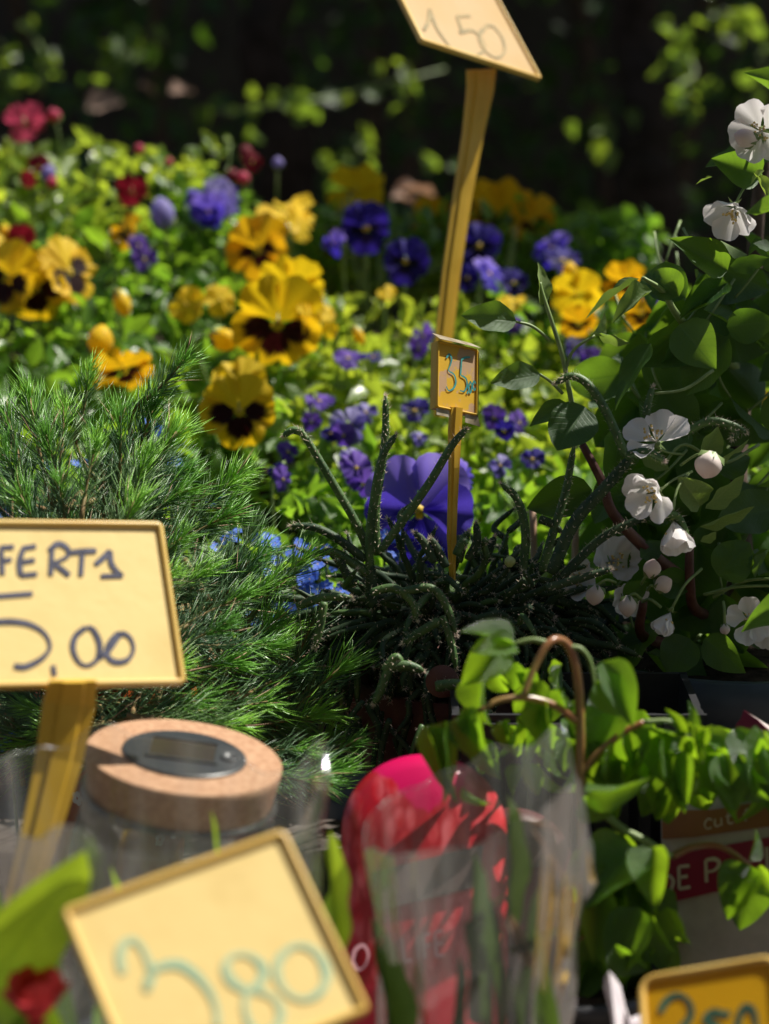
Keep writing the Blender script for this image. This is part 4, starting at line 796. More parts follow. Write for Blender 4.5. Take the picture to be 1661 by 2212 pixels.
for a in (((1110, 1390), (1005, 1330), 70, 1.35, -.01, 60), ((1115, 1395), (1020, 1400), 60, 1.345, -.02, 30), ((1090, 1400), (990, 1480), 95, 1.36, -.01, 5), ((1285, 1475), (1380, 1545), 95, 1.35, -.01, -15), ((1300, 1430), (1385, 1560), 80, 1.35, -.02, -30), ((1035, 1530), (1010, 1640), 60, 1.35, -.01, 30), ((1000, 1545), (1060, 1660), 90, 1.35, -.02, 10),
          ((960, 1560), (975, 1740), 85, 1.35, -.02, 25), ((925, 1570), (1000, 1735), 70, 1.34, -.01, -40), ((1000, 1700), (1055, 1760), 40, 1.34, 0, 70), ((1270, 1690), (1400, 1735), 62, 1.33, -.02, 65), ((1260, 1720), (1330, 1780), 70, 1.34, 0, 30), ((1370, 1830), (1260, 1960), 150, 1.35, -.02, 10), ((1410, 1830), (1400, 1960), 95, 1.33, -.02, 20), ((1390, 1830), (1300, 2010), 130, 1.36, 0, 0),
          ((1380, 1960), (1310, 2140), 110, 1.34, -.01, 10), ((1400, 1970), (1440, 2090), 70, 1.34, 0, 40), ((1440, 1960), (1480, 2060), 80, 1.35, 0, 35), ((1360, 1960), (1290, 2080), 120, 1.36, 0, -10), ((1330, 2040), (1400, 2130), 70, 1.33, 0, 30), ((1620, 1870), (1560, 1990), 100, 1.37, -.01, 10), ((1625, 1880), (1600, 2020), 110, 1.38, 0, -10), ((1640, 1870), (1675, 1960), 70, 1.37, -.01, 40), ((1620, 1860), (1650, 1790), 50, 1.37, 0, 50),
          ((1500, 1650), (1470, 1750), 60, 1.36, -.02, 40), ((1520, 1640), (1620, 1650), 80, 1.37, -.01, 50), ((1560, 1640), (1632, 1735), 90, 1.36, -.01, -20), ((1600, 1640), (1655, 1760), 80, 1.36, 0, 30), ((1620, 1620), (1665, 1720), 70, 1.36, 0, 50), ((1480, 1640), (1410, 1780), 110, 1.37, 0, 0), ((1440, 1650), (1440, 1790), 100, 1.38, 0, 10), ((1400, 1570), (1480, 1600), 70, 1.36, -.01, 60), ((1400, 1570), (1390, 1700), 110, 1.37, -.01, 0),
          ((1470, 1590), (1460, 1530), 36, 1.36, -.01, 50), ((1490, 1580), (1500, 1515), 40, 1.36, -.01, 40), ((1500, 1590), (1545, 1570), 40, 1.36, 0, 60), ((1480, 1590), (1500, 1650), 50, 1.35, 0, 30), ((1340, 1640), (1340, 1730), 70, 1.36, 0, 60), ((1300, 1500), (1340, 1570), 70, 1.37, 0, 30), ((1300, 1590), (1300, 1700), 60, 1.38, 0, 20), ((1560, 1620), (1500, 1560), 60, 1.37, 0, 50)): Wl(*a)
for i in range(150):
    z = random.choice((0, 0, 1, 2, 2, 2, 3, 3, 3, 3)); u, v = ((uni(1010, 1260), uni(1420, 1660)), (uni(1290, 1400), uni(1480, 1640)), (uni(1370, 1660), uni(1565, 1640)), (uni(1270, 1400), uni(1800, 2080)))[z]
    d = 1.37 + uni(-.02, .05); b = P(u, v, d); a = R(uni(140, 220)); D = RGT * math.sin(a) + UPV * math.cos(a) + FWD * uni(-.5, .5); L = uni(.02, .036) if z == 0 else uni(.03, .05)
    leaf_at(wp, b, b + D.normalized() * L, L * uni(.5, .7), rdir(.8, .8), 'weep', 'heart')
random.seed(149)
# ================================================================== PRICE SIGNS
def stroke_mesh(mb, O, X, Y, N, pxs, wpx, d, lift):
    """hand lettering: a flat ribbon on the sign's plane through points seen in the photograph"""
    pts = []
    for (u, v) in pxs:
        r = P(u, v, 1) - CAM; k = (O - CAM).dot(N) / r.dot(N); pts.append(CAM + r * k + N * lift)
    q = smoothpts(pts, 6) if len(pts) > 2 else pts; hw = wpx * PX(d) / 2; vs_ = []
    for i, p in enumerate(q):
        T = (q[min(i + 1, len(q) - 1)] - q[max(i - 1, 0)]).normalized(); S = T.cross(N) * hw * (.9 + .22 * math.sin(i * .21)); vs_ += [p + S, p - S]
    mb.add(vs_, [(2 * i, 2 * i + 1, 2 * i + 3, 2 * i + 2) for i in range(len(q) - 1)])
def ring(mb, O, X, Y, N, w_, h, rad, inset, z0, z1, n=5):
    def path(ins, z):
        out = []
        for cx, cy_, a0 in ((w_ - rad, h - rad, 0), (rad, h - rad, 90), (rad, rad, 180), (w_ - rad, rad, 270)):
            for k in range(n + 1):
                a = R(a0 + 90 * k / n); r = max(rad - ins, .0004); out.append(O + X * (cx + r * math.cos(a) + (0 if rad > ins else 0)) + Y * (cy_ + r * math.sin(a)) + N * z)
        return out
    b = [path(0, z0), path(0, z1 * .6), path(inset * .25, z1), path(inset * .7, z1), path(inset, z1 * .45), path(inset, z0)]
    m = len(b[0]); vs_ = [p for l in b for p in l]; mb.add(vs_, [(i * m + k, i * m + (k + 1) % m, (i + 1) * m + (k + 1) % m, (i + 1) * m + k) for i in range(len(b) - 1) for k in range(m)])
def sign(label, TL, TR, BL, z2, d, strokes, wpx, ink, rad=.006, stake=None, face='yellowsign', rimw=.0038, rimh=.0026):
    """TL, TR, BL as seen; z2 = how far the lower edge comes forward (in photo pixels); the rest follows from right angles"""
    s = PX(d); e1 = Vector((TR[0] - TL[0], TL[1] - TR[1])); e2 = Vector((BL[0] - TL[0], TL[1] - BL[1])); z1 = -e1.dot(e2) / z2
    X = RGT * e1.x + UPV * e1.y + FWD * z1; Yd = RGT * e2.x + UPV * e2.y + FWD * z2; w_, h = X.length * s, Yd.length * s; X.normalize(); Yd.normalize(); Y = -Yd; N = X.cross(Y).normalized()
    O = P(*TL, d) + Yd * h
    t = thing('price_sign', label, 'price sign', O + X * w_ / 2 + Yd * .02, 'yellow plastic price signs')
    mb = MB(); m = 4; base = []
    for z in (-.0016, 0.0):
        for cx, cy_, a0 in ((w_ - rad, h - rad, 0), (rad, h - rad, 90), (rad, rad, 180), (w_ - rad, rad, 270)):
            for k in range(6):
                a = R(a0 + 18 * k); base.append(O + X * (cx + (rad - .0006) * math.cos(a)) + Y * (cy_ + (rad - .0006) * math.sin(a)) + N * z)
    mb.add(base, [tuple(range(24))[::-1], tuple(range(24, 48))] + [(k, (k + 1) % 24, 24 + (k + 1) % 24, 24 + k) for k in range(24)])
    board = mb.obj('board', M_[face], t, False)
    mb = MB(); ring(mb, O, X, Y, N, w_, h, rad, rimw, -.002, rimh); mb.obj('rim', M_['yellowstake' if face == 'scuff' else 'rim'], t)
    if strokes:
        mb = MB()
        for st in strokes: stroke_mesh(mb, O, X, Y, N, st, wpx, d, .0007)
        mb.obj('lettering', M_[ink], board, False)
    if stake:
        pts, ws, ds = stake; q = [P(u, v, dd) for (u, v), dd in zip(pts, ds)]; mb = MB(); vs_ = []
        sd = X - N * .0
        for i, p in enumerate(q):
            T = (q[min(i + 1, len(q) - 1)] - q[max(i - 1, 0)]).normalized(); S = (X - T * X.dot(T)).normalized(); F = S.cross(T).normalized()
            if F.dot(CAM - p) < 0: F = -F
            hw = ws[i] * PX(ds[i]) / 2; th = .0016
            for a, b in ((-1, -th), (-1, th * .6), (-.55, th * .6), (-.4, th * 1.5), (.4, th * 1.5), (.55, th * .6), (1, th * .6), (1, -th)): vs_.append(p + S * hw * a + F * b)
        mb.add(vs_, [(i * 8 + k, i * 8 + (k + 1) % 8, (i + 1) * 8 + (k + 1) % 8, (i + 1) * 8 + k) for i in range(len(q) - 1) for k in range(8)] + [tuple(range(8)), tuple((len(q) - 1) * 8 + k for k in range(8))[::-1]])
        mb.obj('stake', M_['yellowstake'], t, False)
    return t, O, X, Y, N, w_, h
# 3,80 in the foreground
T6 = lambda x, y: (x * .5006, 1458 + y * .5006)
S38 = [[T6(530, 1290), T6(520, 1220), T6(535, 1160), T6(580, 1145), T6(620, 1190), T6(650, 1260), T6(655, 1290), T6(640, 1345), T6(632, 1350), T6(640, 1300), T6(690, 1260), T6(770, 1248), T6(840, 1290), T6(900, 1360), T6(935, 1440), T6(940, 1520)],
       [T6(1060, 1360), T6(1000, 1320), T6(975, 1260), T6(1000, 1215), T6(1060, 1205), T6(1120, 1240), T6(1140, 1290), T6(1110, 1340), T6(1065, 1380), T6(1060, 1450), T6(1100, 1540), T6(1180, 1540), T6(1215, 1460), T6(1180, 1390), T6(1110, 1365)],
       [T6(1240, 1190), T6(1205, 1230), T6(1200, 1300), T6(1240, 1370), T6(1310, 1400), T6(1380, 1370), T6(1410, 1300), T6(1385, 1220), T6(1330, 1175), T6(1270, 1170), T6(1225, 1200)]]
sign('pale yellow price sign reading 3,80 in faded teal, tilted, nearest to the viewer', (130, 1966), (604, 1820), (325, 2330), -200, 1.06, S38, 19, 'palegreen', .004, stake=([(560, 2300), (570, 2500), (580, 2720)], [90, 70, 40], [1.05, 1.06, 1.07]))
T3 = lambda x, y: (x * .5006, 702 + y * .5006)
LO = [[T3(-95, 1010), T3(-130, 950), T3(-170, 1000), T3(-165, 1070), T3(-120, 1085), T3(-95, 1040), T3(-98, 1000)], [T3(-62, 965), T3(-58, 1085)], [T3(-62, 965), T3(-10, 958)], [T3(-60, 1020), T3(-20, 1015)],
      [T3(5, 968), T3(10, 1080)], [T3(0, 962), T3(60, 958)], [T3(8, 1020), T3(50, 1012)],
      [T3(100, 965), T3(85, 1020), T3(88, 1082)], [T3(95, 965), T3(155, 955)], [T3(90, 1025), T3(150, 1015)], [T3(88, 1082), T3(160, 1075)],
      [T3(225, 960), T3(218, 1082)], [T3(210, 975), T3(250, 945), T3(290, 965), T3(290, 1000), T3(228, 1030)], [T3(228, 1030), T3(260, 1050), T3(300, 1082)],
      [T3(290, 985), T3(350, 978), T3(415, 975)], [T3(355, 980), T3(348, 1085)],
      [T3(410, 1035), T3(440, 1010), T3(475, 975)], [T3(475, 975), T3(480, 1030), T3(505, 1065), T3(530, 1082)], [T3(435, 1085), T3(530, 1082)],
      [T3(-60, 1175), T3(140, 1160)], [T3(-60, 1175), T3(-75, 1290)], [T3(-75, 1295), T3(20, 1280), T3(120, 1290), T3(190, 1330), T3(215, 1390), T3(180, 1440), T3(110, 1475), T3(60, 1472)],
      [T3(228, 1470), T3(235, 1515)],
      [T3(370, 1305), T3(325, 1345), T3(315, 1400), T3(340, 1455), T3(380, 1470), T3(420, 1440), T3(430, 1380), T3(405, 1320), T3(375, 1302)],
      [T3(425, 1440), T3(470, 1400), T3(520, 1335), T3(560, 1350), T3(575, 1400), T3(550, 1445), T3(500, 1455), T3(465, 1430), T3(465, 1380), T3(500, 1335), T3(525, 1333)]]
sign('yellow offer sign reading OFERTA 5,00 in navy marker, cut off by the left edge', (-160, 1122), (325, 1130), (-92, 1478), -150, 1.30, LO, 12, 'navy', .004, face='yellowsign',
     stake=([(158, 1470), (150, 1520), (128, 1640), (90, 1790), (50, 1930), (5, 2110), (-20, 2230)], [104, 118, 104, 88, 76, 62, 30], [1.285, 1.29, 1.29, 1.285, 1.28, 1.27, 1.26]))
T2 = lambda x, y: (810 + x * .5124, y * .5124)
L15 = [[T2(205, 130), T2(225, 90), T2(230, 40)], [T2(230, 40), T2(260, 120), T2(315, 200)], [T2(345, 70), T2(400, 68)], [T2(345, 70), T2(365, 130)], [T2(355, 140), T2(410, 130), T2(450, 170), T2(460, 210), T2(430, 235)], [T2(470, 110), T2(440, 150), T2(460, 210), T2(510, 245), T2(545, 220), T2(535, 160), T2(500, 115), T2(470, 108)]]
sign('tall price sign reading 1,50 in washed-out marker, high above the pansies', (795, -135), (1060, -95), (905, 130), -190, 1.95, L15, 9, 'fadedgrey', .003, face='peachsign',
     stake=([(1040, 150), (1038, 190), (1022, 290), (1000, 420), (975, 590), (958, 740), (950, 900)], [78, 72, 56, 50, 48, 46, 30], [1.95, 1.955, 1.96, 1.96, 1.96, 1.96, 1.96]))
T8 = lambda x, y: (1188 + x * .2848, 1944 + y * .2848)
L25 = [[T8(840, 860), T8(870, 790), T8(930, 735), T8(1000, 730), T8(1060, 780), T8(1075, 860), T8(1040, 930), T8(960, 1010), T8(860, 1060), T8(1080, 1060)], [T8(1290, 855), T8(1240, 855), T8(1190, 890), T8(1180, 930)], [T8(1240, 860), T8(1370, 870)], [T8(1185, 930), T8(1260, 960), T8(1290, 1040), T8(1220, 1090)], [T8(1440, 900), T8(1420, 980), T8(1460, 1060), T8(1540, 1040), T8(1565, 930), T8(1540, 840), T8(1490, 815), T8(1450, 860), T8(1435, 920)]]
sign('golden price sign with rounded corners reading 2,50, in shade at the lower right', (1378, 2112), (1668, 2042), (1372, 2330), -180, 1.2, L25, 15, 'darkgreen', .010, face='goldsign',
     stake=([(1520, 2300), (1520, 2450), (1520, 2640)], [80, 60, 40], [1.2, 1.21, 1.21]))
T35 = lambda x, y: (891 + x * .2563, 675 + y * .2563)
L35 = [[T35(280, 385), T35(305, 355), T35(325, 390), T35(315, 440), T35(300, 490), T35(345, 525), T35(360, 590), T35(340, 640), T35(300, 660), T35(280, 625)], [T35(480, 378), T35(440, 382), T35(410, 395)], [T35(410, 395), T35(400, 530)], [T35(402, 530), T35(445, 560), T35(455, 620), T35(430, 665), T35(395, 660)],
       [T35(462, 665), T35(456, 690)], [T35(485, 580), T35(468, 630), T35(480, 680), T35(495, 630), T35(485, 580)], [T35(515, 575), T35(500, 620), T35(515, 655), T35(535, 620), T35(515, 575)]]
t35, O, X, Y, N, w_, h = sign('small yellow tag reading 35,00 in teal, taped over, stuck among the cactus stems', (944, 735), (1034, 750), (941, 882), -30, 1.6, L35, 4.2, 'teal', .002, face='scuff', rimw=.0016, rimh=.0014,
     stake=([(986, 880), (983, 930), (981, 1010), (978, 1090), (976, 1160), (978, 1260)], [30, 32, 25, 22, 21, 10], [1.6, 1.6, 1.6, 1.605, 1.605, 1.605]))
mb = MB(); mb.box(O + X * w_ / 2 + Y * h / 2 - N * .0045, w_ - .0006, h - .0006, .0055, 0, Matrix((X, Y, N)).transposed()); mb.obj('back_box', M_['yellowstake'], t35, False)
mb = MB()
def flap(pts, nrm): # bits of clear tape sticking out
    b = len(mb.v); mb.add([O + X * a * w_ + Y * c_ * h + N * z for a, c_, z in pts] + [O + X * a * w_ + Y * c_ * h + N * (z - .0004) for a, c_, z in pts], [(0, 1, 2, 3), (7, 6, 5, 4), (0, 4, 5, 1), (1, 5, 6, 2), (2, 6, 7, 3), (3, 7, 4, 0)])
flap([(-.02, 1.0, .0045), (1.0, 1.0, .0045), (.93, 1.10, -.004), (-.04, 1.12, -.004)], 0); flap([(.02, -.10, .0), (.33, -.1, .0), (.33, .0, .0), (.02, .0, .0)], 0); flap([(.72, -.13, .0), (1.1, -.15, .0), (1.02, .02, .0), (.72, .0, .0)], 0); flap([(1.0, .0, .002), (1.08, -.02, -.002), (1.05, .95, -.002), (1.0, .96, .002)], 0)
mb.obj('tape', M_['tape'], t35, False)
random.seed(156)
# ================================================================== CORK-LIDDED JAR
jd = 1.34; jc = P(398, 1632, jd); tilt = R(8)
jr = thing('cork_lid_jar', 'clear glass jar closed by a round cork stopper with a small solar lamp panel', 'jar', Vector((jc.x, jc.y, TZ)))
r0 = 214 * PX(jd); AX = Vector((math.sin(tilt), -math.sin(R(2)), math.cos(tilt))).normalized()
JX = (Vector((1, 0, 0)) - AX * AX.x).normalized(); JY = AX.cross(JX)
mb = MB(); lathe(mb, [(.0005, 0), (r0 * .985, 0), (r0, -.0012), (r0 * .995, -.006), (r0 * .94, -.024), (r0 * .93, -.026), (.0005, -.026)], jc, 72, 0, AX); ck = mb.obj('cork_stopper', M_['cork'], jr, True)
for p in ck.data.polygons: p.use_smooth = False if abs(p.normal.dot(AX)) > .9 else True
def jp(x, y, z): return jc + JX * x + JY * y + AX * z
a_, b_ = r0 * .63, r0 * .60
def ell(sx, sy, z, cx=0, cy_=0, n=56): return [jp(cx + sx * math.cos(2 * math.pi * k / n), cy_ + sy * math.sin(2 * math.pi * k / n), z) for k in range(n)]
def loft(mb, rings, cap=True, mi=0):
    n = len(rings[0]); mb.add([p for r in rings for p in r], [(i * n + k, i * n + (k + 1) % n, (i + 1) * n + (k + 1) % n, (i + 1) * n + k) for i in range(len(rings) - 1) for k in range(n)] + ([tuple((len(rings) - 1) * n + k for k in range(n))] if cap else []), mi)
mb = MB(); loft(mb, [ell(a_, b_, .0001), ell(a_, b_, .0014), ell(a_ * .97, b_ * .97, .0021)]); bz = mb.obj('bezel', M_['bezel'], ck, False)
pw, ph2, pcx, pcy = r0 * .66, r0 * .50, -r0 * .02, r0 * .04
cell, ct, co_ = newmat('solar cell'); cbs = nd(ct, 'ShaderNodeBsdfPrincipled'); cbs.inputs['Base Color'].default_value = (.035, .025, .018, 1); cbs.inputs['Roughness'].default_value = .16; bump_(ct, noise_(ct, 240, 3), .25, .0004, cbs); ct.links.new(cbs.outputs[0], co_.inputs[0])
mb = MB(); q = [jp(pcx + sx * pw / 2, pcy + sy * ph2 / 2, .0025) for sx, sy in ((-1, -1), (1, -1), (1, 1), (-1, 1))]; q2 = [p - AX * .0008 for p in q]; mb.add(q + q2, [(0, 1, 2, 3), (0, 4, 5, 1), (1, 5, 6, 2), (2, 6, 7, 3), (3, 7, 4, 0)]); mb.obj('solar_panel', cell, bz, False)
mb = MB()
for x0, y0, x1, y1 in ((-pw / 2 - .002, ph2 / 2, pw / 2 + .002, ph2 / 2 + .002), (-pw / 2 - .002, -ph2 / 2 - .002, pw / 2 + .002, -ph2 / 2), (-pw / 2 - .002, -ph2 / 2, -pw / 2, ph2 / 2), (pw / 2, -ph2 / 2, pw / 2 + .002, ph2 / 2)):
    q = [jp(pcx + a, pcy + b, .0034) for a, b in ((x0, y0), (x1, y0), (x1, y1), (x0, y1))]; mb.add(q + [p - AX * .0016 for p in q], [(0, 1, 2, 3), (0, 4, 5, 1), (1, 5, 6, 2), (2, 6, 7, 3), (3, 7, 4, 0)])
mb.obj('panel_frame', M_['bezel'], bz, False)
mb = MB(); cx = r0 * .46; loft(mb, [ell(.0055, .0065, .002, cx, .0, 24), ell(.0055, .0065, .0034, cx, .0, 24), ell(.0045, .0055, .0038, cx, .0, 24), ell(.0038, .0046, .0024, cx, .0, 24)]); mb.obj('button', M_['bezel'], bz, True)
hj = jc.z - TZ
mb = MB(); ji = r0 * .945
prof = [(r0 * .6, -hj + .002), (r0 * 1.02, -hj + .002), (r0 * 1.06, -hj + .012), (r0 * 1.06, -.075), (r0 * 1.03, -.055), (r0 * .985, -.042), (r0 * .985, -.030), (r0 * 1.01, -.0275), (r0 * 1.0, -.024), (ji, -.024), (ji * .985, -.032), (ji * .985, -.042), (r0 * 1.0, -.075), (r0 * 1.0, -hj + .01), (r0 * .3, -hj + .008)]
lathe(mb, prof, Vector((jc.x, jc.y, jc.z)), 64, 0, AX); mb.obj('glass_body', M_['glass'], jr)
random.seed(163)
# ================================================================== ROUND-TOPPED RED PACKET
red, rt, ro = newmat('printed packet'); rb = nd(rt, 'ShaderNodeBsdfPrincipled'); rb.inputs['Roughness'].default_value = .3; tc = nd(rt, 'ShaderNodeUVMap'); sp = nd(rt, 'ShaderNodeSeparateXYZ'); rt.links.new(tc.outputs[0], sp.inputs[0])
vo = nd(rt, 'ShaderNodeTexVoronoi'); vo.inputs['Scale'].default_value = 13; rt.links.new(tc.outputs[0], vo.inputs['Vector']); no = nd(rt, 'ShaderNodeTexNoise'); no.inputs['Scale'].default_value = 9; no.inputs['Detail'].default_value = 4; rt.links.new(tc.outputs[0], no.inputs['Vector'])
flw = mixc(rt, smooth_(rt, no.outputs['Fac'], .35, .7), (.52, .008, .016), (.66, .12, .14)); flw = mixc(rt, smooth_(rt, vo.outputs['Distance'], .35, .7), flw, (.40, .01, .02))
edge_ = math_(rt, 'ADD', sp.outputs[1], math_(rt, 'MULTIPLY', math_(rt, 'SUBTRACT', no.outputs['Fac'], .5), .12)); edge_ = math_(rt, 'ADD', edge_, math_(rt, 'MULTIPLY', math_(rt, 'ABSOLUTE', math_(rt, 'SUBTRACT', sp.outputs[0], .52)), -.45))
cc_ = mixc(rt, smooth_(rt, edge_, .80, .825), flw, (.56, .002, .085))
cc_ = mixc(rt, math_(rt, 'MULTIPLY', smooth_(rt, sp.outputs[1], .33, .325), .9), cc_, (.50, .012, .035)); rt.links.new(cc_, rb.inputs['Base Color']); rt.links.new(rb.outputs[0], ro.inputs[0])
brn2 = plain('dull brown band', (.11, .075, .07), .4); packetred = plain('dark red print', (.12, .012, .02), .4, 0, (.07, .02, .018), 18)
def packet(label, uc, vt, wpx, pd_, mat, band):
    pO = P(uc, vt, pd_); t = thing('red_packet', label, 'packet', Vector((pO.x, pO.y, TZ)), 'red plant packets'); pw_ = wpx * PX(pd_); pNx = Vector((1, 0, 0)); pNy = Vector((0, .55, .835)).normalized(); pN = pNx.cross(pNy); ph3 = (pO.z - TZ) / pNy.z
    outl = [(pw_ * math.cos(R(180 - 7.5 * k)), -pw_ * .95 + pw_ * .95 * math.sin(R(180 - 7.5 * k))) for k in range(25)] + [(pw_ * .985, -ph3 * .6), (pw_ * .96, -ph3 + .004), (-pw_ * .96, -ph3 + .004), (-pw_ * .985, -ph3 * .6)]
    mb = MB(); n = len(outl); vs_, uv = [], []
    for f, z in ((1, 0), (1.0, .0015), (.8, .007), (.45, .011)):
        for x, y in outl:
            x2, y2 = x * f, (y + ph3 * .5) * (f * .5 + .5 if f < 1 else 1) - ph3 * .5; vs_.append(pO + pNx * x2 + pNy * y2 + pN * (z + .0015 * noise.noise((x2 * 40, y2 * 40, uc)))); uv.append((.5 + x2 / pw_ / 2, 1 + y2 / ph3))
    fs = [(i * n + k, (i + 1) * n + k, (i + 1) * n + (k + 1) % n, i * n + (k + 1) % n) for i in range(3) for k in range(n)] + [tuple(3 * n + k for k in range(n))[::-1]]
    b0 = len(vs_); vs_ += [pO + pNx * x + pNy * y - pN * .012 for x, y in outl]; uv += [(.5 + x / pw_ / 2, 1 + y / ph3) for x, y in outl]; fs += [tuple(b0 + k for k in range(n))] + [(k, (k + 1) % n, b0 + (k + 1) % n, b0 + k) for k in range(n)]
    mb.add(vs_, fs, 0, uv); body = mb.obj('packet_body', mat, t)
    mb = MB(); q = []
    for (a_, b_) in band:
        for lift in (.0135, .0125): q.append(pO + pNx * (a_ * pw_) - pNy * (b_ * ph3) + pN * lift)
    m = len(band); mb.add(q, [tuple(2 * k for k in range(m)), tuple(2 * k + 1 for k in range(m))[::-1]] + [(2 * k, 2 * k + 1, 2 * ((k + 1) % m) + 1, 2 * ((k + 1) % m)) for k in range(m)]); mb.obj('dark_band', brn2, t, False)
    return body, pO, pNx, pNy, pN, pd_
pkb, pO, pNx, pNy, pN, pd_ = packet('round-topped packet with magenta top and printed red flowers, behind the cellophane', 915, 1630, 176, 1.40, red, [(-.62, .36), (.7, .28), (.66, .40), (-.56, .47)])
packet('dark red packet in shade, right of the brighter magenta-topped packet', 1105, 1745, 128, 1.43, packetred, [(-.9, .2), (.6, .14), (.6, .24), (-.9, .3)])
mb = MB()
for st in ([(762, 2085), (768, 2060), (785, 2050), (796, 2068), (790, 2092), (774, 2102), (762, 2085)], [(868, 2035), (874, 2085)], [(874, 2085), (888, 2082)], [(900, 2030), (904, 2080)], [(914, 2028), (918, 2078)], [(914, 2028), (930, 2025)], [(916, 2052), (928, 2050)], [(938, 2022), (942, 2074)], [(938, 2022), (956, 2019)], [(940, 2047), (954, 2045)], [(942, 2074), (958, 2070)]):
    stroke_mesh(mb, pO, pNx, pNy, pN, st, 7, pd_, .0135)
mb.obj('lettering', plain('faded pink print', (.62, .30, .34), .5), pkb, False)
random.seed(170)
# ================================================================== TORN PAPER SACK
sk = thing('paper_sack', 'torn paper sack with wine red and brown bands and white print, half hidden by leaves', 'sack', Vector((P(1600, 1900, 1.5).x, P(1600, 1900, 1.5).y, TZ)))
sd_ = 1.46; s = PX(sd_); e1 = Vector((330, 55)); e2 = Vector((10, -600)); z2 = -190; z1 = -e1.dot(e2) / z2; sX = (RGT * e1.x + UPV * e1.y + FWD * z1).normalized(); sD = (RGT * e2.x + UPV * e2.y + FWD * z2).normalized(); sN = sX.cross(-sD).normalized(); sO = P(1430, 1600, sd_)
def onsack(u, v, lift=0):
    r = P(u, v, 1) - CAM; k = (sO - CAM).dot(sN) / r.dot(sN); return CAM + r * k + sN * lift
def slab(name, pxs, lift, th, mat, parent):
    mb = MB(); a = [onsack(u, v, lift) for u, v in pxs]; b = [p - sN * th for p in a]; n = len(a)
    mb.add(a + b, [tuple(range(n))[::-1], tuple(n + k for k in range(n))] + [(k, (k + 1) % n, n + (k + 1) % n, n + k) for k in range(n)]); return mb.obj(name, mat, parent, False)
paper = plain('sack paper', (.42, .36, .34), .8, 0, (.5, .44, .42), 40, .2, .5, 90, .002); wine = plain('wine red print', (.30, .006, .045), .5, 0, (.26, .005, .04), 30); brn = plain('brown print', (.30, .12, .035), .6, 0, (.25, .095, .03), 30)
body = slab('sack_body', [(1440, 2180), (1425, 1700), (1500, 1640), (1560, 1600), (1590, 1590), (1602, 1560), (1612, 1537), (1680, 1590), (1780, 1560), (1790, 2180)], 0, .06, paper, sk)
slab('torn_flap', [(1586, 1586), (1594, 1565), (1602, 1556), (1610, 1535), (1640, 1556), (1664, 1580), (1652, 1588), (1630, 1582), (1620, 1594), (1602, 1600)], .003, .002, wine, sk)
slab('brown_band', [(1432, 1812), (1432, 1752), (1540, 1750), (1790, 1706), (1790, 1768), (1500, 1808)], .0014, .001, brn, sk); slab('wine_band', [(1435, 1952), (1435, 1850), (1790, 1786), (1790, 1888), (1540, 1928)], .0014, .001, wine, sk)
mb = MB()
def ltr(ox, oy, h, strokes, wd):   # letters set along the sack's rising baseline
    for st in strokes: stroke_mesh(mb, sO, sX, -sD, sN, [(ox + x * h, oy - y * h - x * h * .14) for x, y in st], wd, sd_, .0024)
ltr(1524, 1793, 22, [[(.75, .8), (.45, 1), (.1, .75), (.05, .35), (.3, .02), (.7, .12)]], 4); ltr(1546, 1787, 17, [[(.05, 1), (.05, .3), (.3, 0), (.7, .15), (.85, .3)], [(.85, 1), (.88, 0)]], 4); ltr(1569, 1782, 22, [[(.3, 1.1), (.28, .25), (.5, .02), (.8, .1)], [(.05, .75), (.75, .78)]], 4); ltr(1606, 1776, 26, [[(.6, 1.0), (.35, .95), (.28, .7), (.28, 0)], [(.05, .62), (.6, .65)]], 4)
ltr(1464, 1922, 48, [[(.1, 1), (.12, 0)], [(.1, 1), (.58, .98)], [(.1, .52), (.5, .52)], [(.12, 0), (.62, .02)]], 8); ltr(1522, 1908, 48, [[(.1, 1), (.14, 0)], [(.1, 1), (.5, 1.0), (.72, .78), (.5, .5), (.12, .46)]], 8); ltr(1654, 1880, 48, [[(.1, 1), (.14, 0)], [(.14, 0), (.6, .03)]], 8); ltr(1428, 1932, 48, [[(.4, .8), (.6, .5), (.5, .1)]], 8)
mb.obj('lettering', plain('pale print', (.62, .5, .42), .6), body, False)
random.seed(177)
# ================================================================== SMALL THINGS ON THE TABLE
cr = thing('plastic_crate', 'black slatted plastic crate behind the drooping plant', 'crate', Vector((P(1250, 1700, 1.56).x, P(1250, 1700, 1.56).y, TZ)))
ccx, ccy, cz1 = P(1250, 1600, 1.50).x, P(1250, 1600, 1.50).y, P(1250, 1545, 1.50).z
for k in range(11):
    mb = MB(); mb.box((ccx - .075 + k * .015, ccy - .004, (TZ + cz1) / 2), .008, .004, cz1 - TZ - .006); mb.obj('slat', M_['blackplastic'], cr, False)
for z in (TZ + .006, cz1 - .004):
    mb = MB(); mb.box((ccx, ccy, z), .17, .0035, .012); mb.obj('rail', M_['blackplastic'], cr, False)
for x in (-.082, .082):
    mb = MB(); mb.box((ccx + x, ccy + .05, (TZ + cz1) / 2), .005, .1, cz1 - TZ); mb.obj('side_panel', M_['blackplastic'], cr, False)
mb = MB(); mb.box((ccx, ccy + .1, (TZ + cz1) / 2), .17, .004, cz1 - TZ); mb.obj('back_panel', M_['blackplastic'], cr, False)
mb = MB(); d = 1.27
